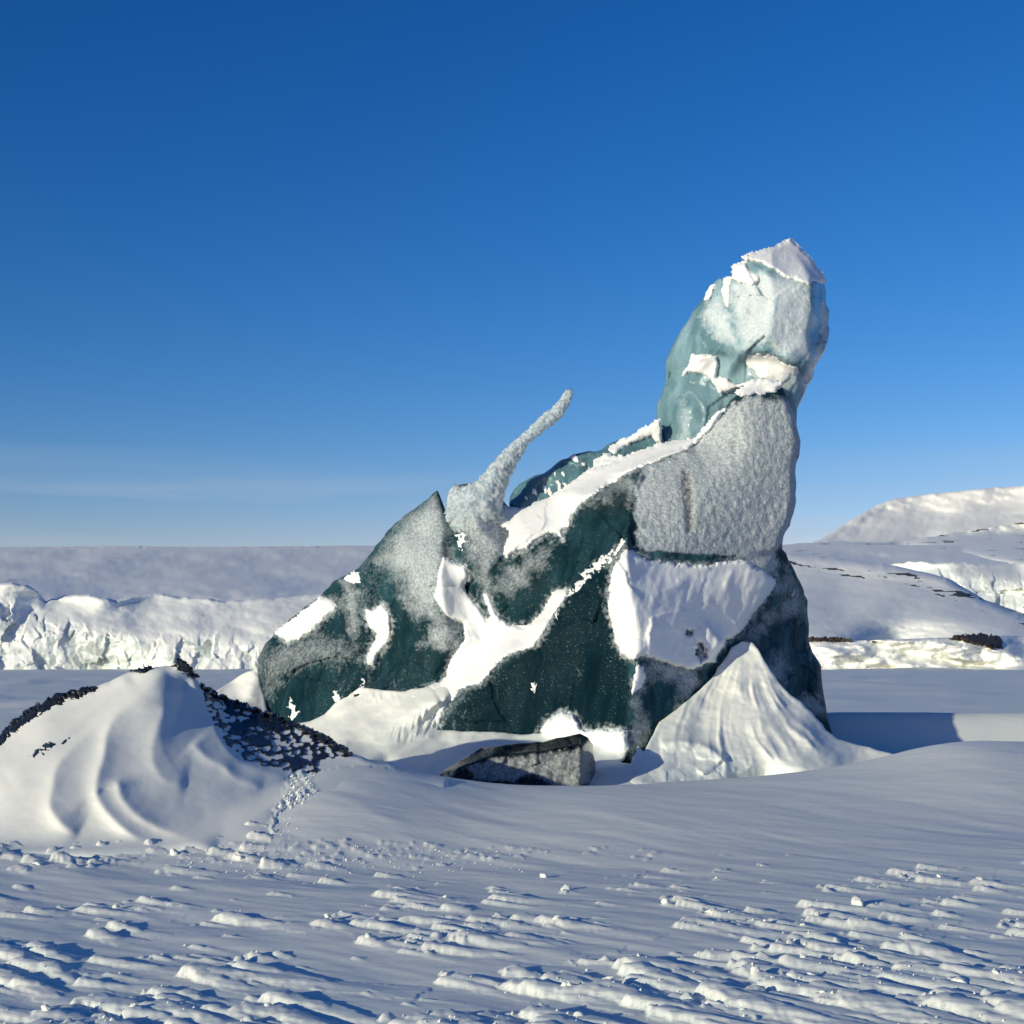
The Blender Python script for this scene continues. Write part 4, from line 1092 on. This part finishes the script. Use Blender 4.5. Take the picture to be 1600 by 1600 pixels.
# low apron left of the berg
drift('snow_drift', [(325, 1100), (340, 1078), (365, 1062), (385, 1050), (403, 1042), (410, 1075), (420, 1118), (440, 1150), (420, 1200), (330, 1200)],
      [(325, 1100, 23.2), (365, 1062, 24.4), (403, 1042, 23.7), (415, 1110, 23.0), (330, 1200, 20.5), (430, 1200, 20.5), (380, 1100, 22.9)], [], (320, 1036, 446, 1206), 'small sunlit snow heap at the far left foot of the iceberg', seed=5, thick=1.0, wback=40,
      lines=[([(400, 1050), (370, 1085), (340, 1110)], .08, 5, 14)])

# dark ice block in front
blk_pts = [(690, 1205, 17.9), (720, 1190, 17.6), (760, 1168, 17.5), (850, 1160, 17.5), (905, 1147, 17.5), (922, 1155, 17.7), (930, 1170, 18.0), (932, 1240, 18.0), (690, 1245, 17.4), (800, 1245, 16.9), (905, 1240, 16.9)]
blk = Depth(blk_pts, [[(715, 1200, 17.35), (770, 1180, 17.05), (850, 1173, 17.0), (905, 1162, 17.0)], [(905, 1148, 17.35), (910, 1165, 17.02), (908, 1238, 16.9)]], 680, 1138, 944, 1252, 1.6, 1.2)
gx, gy = blk.gx, blk.gy
mx_, mz_ = (gx - 800) * 0.008, (1025 - gy) * 0.008
blk.D = blk.D + 0.04 * facets(mx_ * 3, mz_ * 3, 33) + 0.03 * fbm(mx_ * 7, mz_ * 7, 3., 4)
topb = gy < np.interp(gx, [690, 715, 770, 850, 905, 930], [1210, 1202, 1183, 1174, 1164, 1172])
b_f = 0.82 * mask(gx, gy, [(735, 1196), (770, 1184), (850, 1176), (905, 1166), (928, 1175), (926, 1228), (870, 1232), (840, 1215), (740, 1222)], 7, 2) * (~topb)
o = solid('ice_block', [(684, 1212), (700, 1199), (728, 1184), (752, 1168), (790, 1163), (848, 1160), (880, 1152), (906, 1146), (918, 1152), (927, 1164), (930, 1190), (932, 1245), (684, 1245)],
          blk, M_black, None, thick=0.9, wback=50, round_r=0.05, wround=6, jitter=0.8, seed=4, attrs={'frost': b_f, 'tint': .4 + 0 * gx, 'dirt': 0 * gx})
tag(o, 'low black-topped slab of frosted ice lying in front of the iceberg', 'ice block')

# ------------------------------------------------------------------ the snow-covered mound on the left
mound = thing('snow_mound', 'wind-sculpted snow mound over dark ice in the left foreground', 'snow mound', (-3.2, 13.2, 0))
m_out = [(-420, 1345), (-330, 1318), (-240, 1290), (-150, 1250), (-60, 1195), (0, 1152), (30, 1124), (60, 1104), (100, 1086), (145, 1077), (180, 1060), (212, 1047), (245, 1042), (268, 1040), (276, 1034), (290, 1041), (304, 1056), (318, 1076), (340, 1089), (380, 1104), (440, 1124), (480, 1141),
         (515, 1161), (545, 1176), (585, 1190), (640, 1204), (700, 1216), (700, 1372), (-420, 1372)]
m_pts = [(-420, 1345, 12.2), (-330, 1318, 12.6), (-240, 1290, 13.0), (-420, 1372, 11.5), (-300, 1345, 11.8), (-150, 1250, 13.5), (-60, 1195, 14.2), (0, 1152, 14.7), (60, 1104, 15.0), (145, 1077, 15.2), (212, 1047, 15.3), (276, 1036, 15.2), (304, 1056, 15.3), (340, 1089, 15.4), (440, 1124, 15.3), (515, 1161, 14.8), (585, 1190, 14.5), (640, 1204, 14.5), (700, 1216, 14.7),
         (0, 1230, 12.8), (0, 1290, 12.0), (-160, 1290, 12.2), (80, 1180, 13.3), (90, 1250, 12.3), (160, 1150, 13.7), (165, 1230, 12.6), (170, 1295, 11.9), (240, 1090, 14.4), (250, 1170, 13.4), (260, 1240, 12.6), (280, 1300, 11.95), (320, 1140, 14.2), (340, 1190, 13.5), (360, 1250, 12.7),
         (400, 1170, 14.2), (450, 1175, 14.3), (450, 1230, 13.3), (450, 1290, 12.3), (550, 1220, 13.7), (550, 1290, 12.35), (640, 1250, 13.3), (640, 1300, 12.25), (700, 1270, 12.9),
         (-160, 1370, 11.5), (0, 1330, 11.55), (150, 1340, 11.45), (300, 1340, 11.45), (450, 1332, 11.55), (600, 1334, 11.55), (700, 1335, 11.6), (-160, 1340, 11.6), (200, 1372, 11.25), (500, 1372, 11.3), (700, 1372, 11.3)]
m_lines = [([(262, 1049), (225, 1079), (169, 1120), (112, 1169), (86, 1199), (81, 1232), (75, 1262), (97, 1289), (124, 1304)], .15, 44, 17),
           ([(285, 1085), (250, 1078), (225, 1084), (180, 1116), (165, 1146), (163, 1180), (150, 1215), (150, 1247), (176, 1281), (210, 1307), (250, 1325)], .165, 36, 14),
           ([(262, 1100), (244, 1140), (236, 1180), (247, 1212), (270, 1222), (292, 1226)], .06, 30, 13),
           ([(183, 1215), (187, 1244), (210, 1270), (244, 1292), (300, 1313), (340, 1325)], .12, 28, 13),
           ([(300, 1060), (318, 1085), (330, 1120), (345, 1157), (371, 1187), (405, 1202), (455, 1215)], .10, 6, 24),
           ([(300, 1160), (326, 1187), (352, 1195), (360, 1212), (412, 1229)], .08, 14, 10),
           ([(205, 1058), (150, 1105), (100, 1150), (50, 1190), (10, 1215)], .07, 20, 14),
           ([(530, 1254), (600, 1245), (680, 1252), (720, 1260)], .05, 3, 3)]
def msc(gx, gy):
    spill = mask(gx, gy, [(452, 1205), (488, 1205), (500, 1320), (430, 1325), (420, 1280)], 6, 4)
    return -0.06 * spill * (np.abs(facets(gx / 9, gy / 9, 6)) + fbm(gx / 12, gy / 12, 2., 3)) + 0.004 * fbm(gx / 34, gy / 20, 7.7, 3)
mo, mdep = drift('snow_cover', m_out, m_pts, [], (-430, 1026, 706, 1380), None, m_lines, seed=9, thick=2.6, step=2.0, sigma=9, amp=0.008, extra=msc, rnd=2.0, sig=1.4, fillet=0.22, wback=110, round_r=0.16, wround=9)
mo.parent = mound; mo.matrix_parent_inverse = mound.matrix_world.inverted()
# bare dark ice showing through, pocked with snow
def pocks(scale, amt, bias):
    def f(gx, gy, sd):
        f1, f2, bx, by, r1, r2, r3 = worley(gx / scale + 0.25 * fbm(gx / 14, gy / 14, 2., 2), gy / (scale * .62), 9)
        cover = bias + 0.75 * fbm(gx / 30, gy / 16, 6.6, 3)
        bump = smooth(0.60, 0.25, f1 + 0.25 * (r1 - .5)) * smooth(-.15, .25, cover)
        return -amt * bump
    return f
def dark(poly, seed, bias, scale=9.0, th=.035):
    me = patch('dark_ice', poly, mdep, M_black2, mound, thick=th, grow=.012, wob=4, wob_s=10, seed=seed, step=1.3, rough=0.002, smooth_px=0, fn=pocks(scale, th * 2.2, bias))
    return me
M_black2, n_, l_, b_ = new_mat('bare_black_ice')
g_ = n_.new('ShaderNodeNewGeometry')
t_ = noise_node(n_, l_, g_.outputs['Position'], 22, 5)
r_ = ramp(n_, l_, t_.outputs['Fac'], [(0.35, (0.006, 0.008, 0.011)), (0.75, (0.035, 0.04, 0.045))])
l_.new(r_.outputs[0], b_.inputs['Base Color']); b_.inputs['Roughness'].default_value = 0.3
bp_ = n_.new('ShaderNodeBump'); bp_.inputs['Strength'].default_value = 0.6; bp_.inputs['Distance'].default_value = 0.02
l_.new(t_.outputs['Fac'], bp_.inputs['Height']); l_.new(bp_.outputs[0], b_.inputs['Normal'])
dark([(-60, 1200), (0, 1150), (25, 1124), (60, 1101), (100, 1083), (150, 1073), (120, 1092), (70, 1110), (32, 1138), (0, 1163), (-60, 1215)], 1, .05, 8.0, .016)
dark([(314, 1070), (340, 1085), (390, 1104), (440, 1121), (475, 1135), (505, 1150), (540, 1170), (552, 1180), (522, 1182), (500, 1196), (492, 1208), (450, 1206), (405, 1197), (372, 1182), (347, 1152), (336, 1130), (326, 1108)], 2, .30, 12.0)
dark([(270, 1040), (276, 1030), (294, 1040), (308, 1056), (300, 1060), (284, 1052)], 3, -.2, 8, .02)
dark([(42, 1184), (60, 1170), (78, 1158), (86, 1156), (84, 1166), (64, 1184)], 4, 0.1, 7)
dark([(96, 1162), (108, 1150), (106, 1158), (98, 1166)], 5, -0.2, 7)
dark([(206, 1048), (225, 1044), (236, 1044), (222, 1050)], 6, -0.2, 7)

# ------------------------------------------------------------------ loose snow clods and crumbs
def clod_mesh(name, seed, sx=1, sy=1, sz=.6):
    r = random.Random(seed)
    bm = bmesh.new()
    for k in range(16):
        th, ph = r.uniform(0, 6.283), math.acos(r.uniform(-1, 1))
        q = r.uniform(.75, 1.1)
        bm.verts.new((q * sx * math.sin(ph) * math.cos(th), q * sy * math.sin(ph) * math.sin(th), q * sz * math.cos(ph)))
    bmesh.ops.convex_hull(bm, input=bm.verts)
    for v in [v for v in bm.verts if not v.link_faces]: bm.verts.remove(v)
    bmesh.ops.triangulate(bm, faces=bm.faces)
    bmesh.ops.subdivide_edges(bm, edges=bm.edges[:], cuts=1, use_grid_fill=True)
    bmesh.ops.smooth_vert(bm, verts=bm.verts, factor=0.5, use_axis_x=True, use_axis_y=True, use_axis_z=True)
    bmesh.ops.subdivide_edges(bm, edges=bm.edges[:], cuts=1, use_grid_fill=True)
    bmesh.ops.smooth_vert(bm, verts=bm.verts, factor=0.4, use_axis_x=True, use_axis_y=True, use_axis_z=True)
    for v in bm.verts:
        n_ = float(fbm(np.array([v.co.x * 2.2 + seed * 3.1]), np.array([v.co.y * 2.2]), np.array([v.co.z * 2.2]), 3)[0])
        v.co *= 1.12 + 0.30 * n_
    for f in bm.faces: f.smooth = True
    me = bpy.data.meshes.new(name); bm.to_mesh(me); bm.free()
    me.materials.append(M_drift)
    return me
clods = [clod_mesh('snow_clod', k, random.uniform(.8, 1.3), random.uniform(.6, 1), random.uniform(.35, .7)) for k in range(14)]
def put_clod(x, y, s, k, label, group=None, sink=0.5, name='snow_clod'):
    o = bpy.data.objects.new(name, clods[k % len(clods)])
    z = float(ground(np.array([x]), np.array([y]))[0])
    o.location = (x, y, z + s * (0.5 - sink))
    o.rotation_euler = (random.uniform(-.35, .35), random.uniform(-.35, .35), random.uniform(0, 6.28))
    o.scale = (s, s, s)
    C.objects.link(o)
    return tag(o, label, 'snow clod', group)
def spot(px, py):
    d = EYE * F / (py - HY)
    return (px - CX) / F * d, d
for k, (px, py, s, lab) in enumerate([
        (1343, 1416, .085, 'upright chunk of snow standing in the broken crust at right'),
        (886, 1392, .055, 'small pale snow clod alone on the smooth snow below the ice block'),
        (850, 1371, .045, 'snow clod farthest back on the smooth snow below the ice block'),
        (1500, 1537, .055, 'square snow clod casting a short shadow near the lower right edge'),
        (1070, 1565, .06, 'rounded snow clod at the bottom, right of the middle'),
        (372, 1346, .05, 'white snow clod beside the shadowed hollow under the mound'),
        (270, 1338, .07, 'white snow lump at the foot of the mound'),
        (60, 1352, .06, 'snow clod nearest the left edge under the mound'),
        (150, 1344, .05, 'snow clod under the middle ridges of the mound'),
        (1090, 1442, .065, 'bright snow clod on a ridge in the middle of the broken crust'),
        (845, 1535, .06, 'bright snow clod with a dark shadow in the lower middle')]):
    x, y = spot(px, py)
    put_clod(x, y, s, k, lab)
random.seed(21)
random.shuffle(clod_spots)
for k, (x, y, H, w) in enumerate(clod_spots[:90]):
    if y > 10.5: continue
    put_clod(x + random.uniform(-.3, .3) * w, y + random.uniform(-.3, .3) * w, random.uniform(.018, .042), k,
             'small white wind-broken snow clod on the foreground snow crust', 'small clods on the foreground crust')
# crumbs too many to count
bmc = bmesh.new()
random.seed(5)
for k in range(1000):
    if k < 260:
        px, py = random.gauss(520, 190), 1334 + abs(random.gauss(0, 14))
    else:
        cx_, cy_, ch_, cw_ = random.choice(clod_spots)
        x, y = cx_ + random.gauss(0, 1.2) * cw_, cy_ + random.gauss(0, 1.2) * cw_
    if k < 260: x, y = spot(px, py)
    s = random.uniform(.005, .016)
    z = float(ground(np.array([x]), np.array([y]))[0])
    vs_ = [bmc.verts.new((x + s * dx * random.uniform(.5, 1.2), y + s * dy * random.uniform(.5, 1.2), z + s * dz * random.uniform(.4, .9))) for dx, dy, dz in
           ((-1, 0, -.2), (0, -1, -.2), (1, 0, -.2), (0, 1, -.2), (.1, .1, 1))]
    for a, b in ((0, 1), (1, 2), (2, 3), (3, 0)): bmc.faces.new((vs_[a], vs_[b], vs_[4]))
# spill of crumbs under the mound's dark ice
for k in range(230):
    t = random.random()
    px = random.choice((458, 484)) + random.gauss(0, 4 + 9 * t) - (14 * t if k % 2 else 2 * t); py = 1208 + 112 * t
    d = float(mdep.sample(px, py)) - 0.02
    c = at(px, py, d); s = .006 + .03 * random.random() ** 2.5
    vs_ = [bmc.verts.new((c[0] + s * dx * random.uniform(.5, 1.2), c[1] + s * dy * random.uniform(.5, 1.2), c[2] + s * dz * random.uniform(.5, 1))) for dx, dy, dz in
           ((-1, 0, -.4), (0, -1, -.4), (1, 0, -.4), (0, 1, -.4), (.1, -.1, 1))]
    for a, b in ((0, 1), (1, 2), (2, 3), (3, 0)): bmc.faces.new((vs_[a], vs_[b], vs_[4]))
mc = bpy.data.meshes.new('snow_crumbs'); bmc.to_mesh(mc); bmc.free()
tag(link(mc, 'snow_crumbs', M_drift), 'scattered white snow crumbs over the foreground crust', 'snow', None, 'stuff')
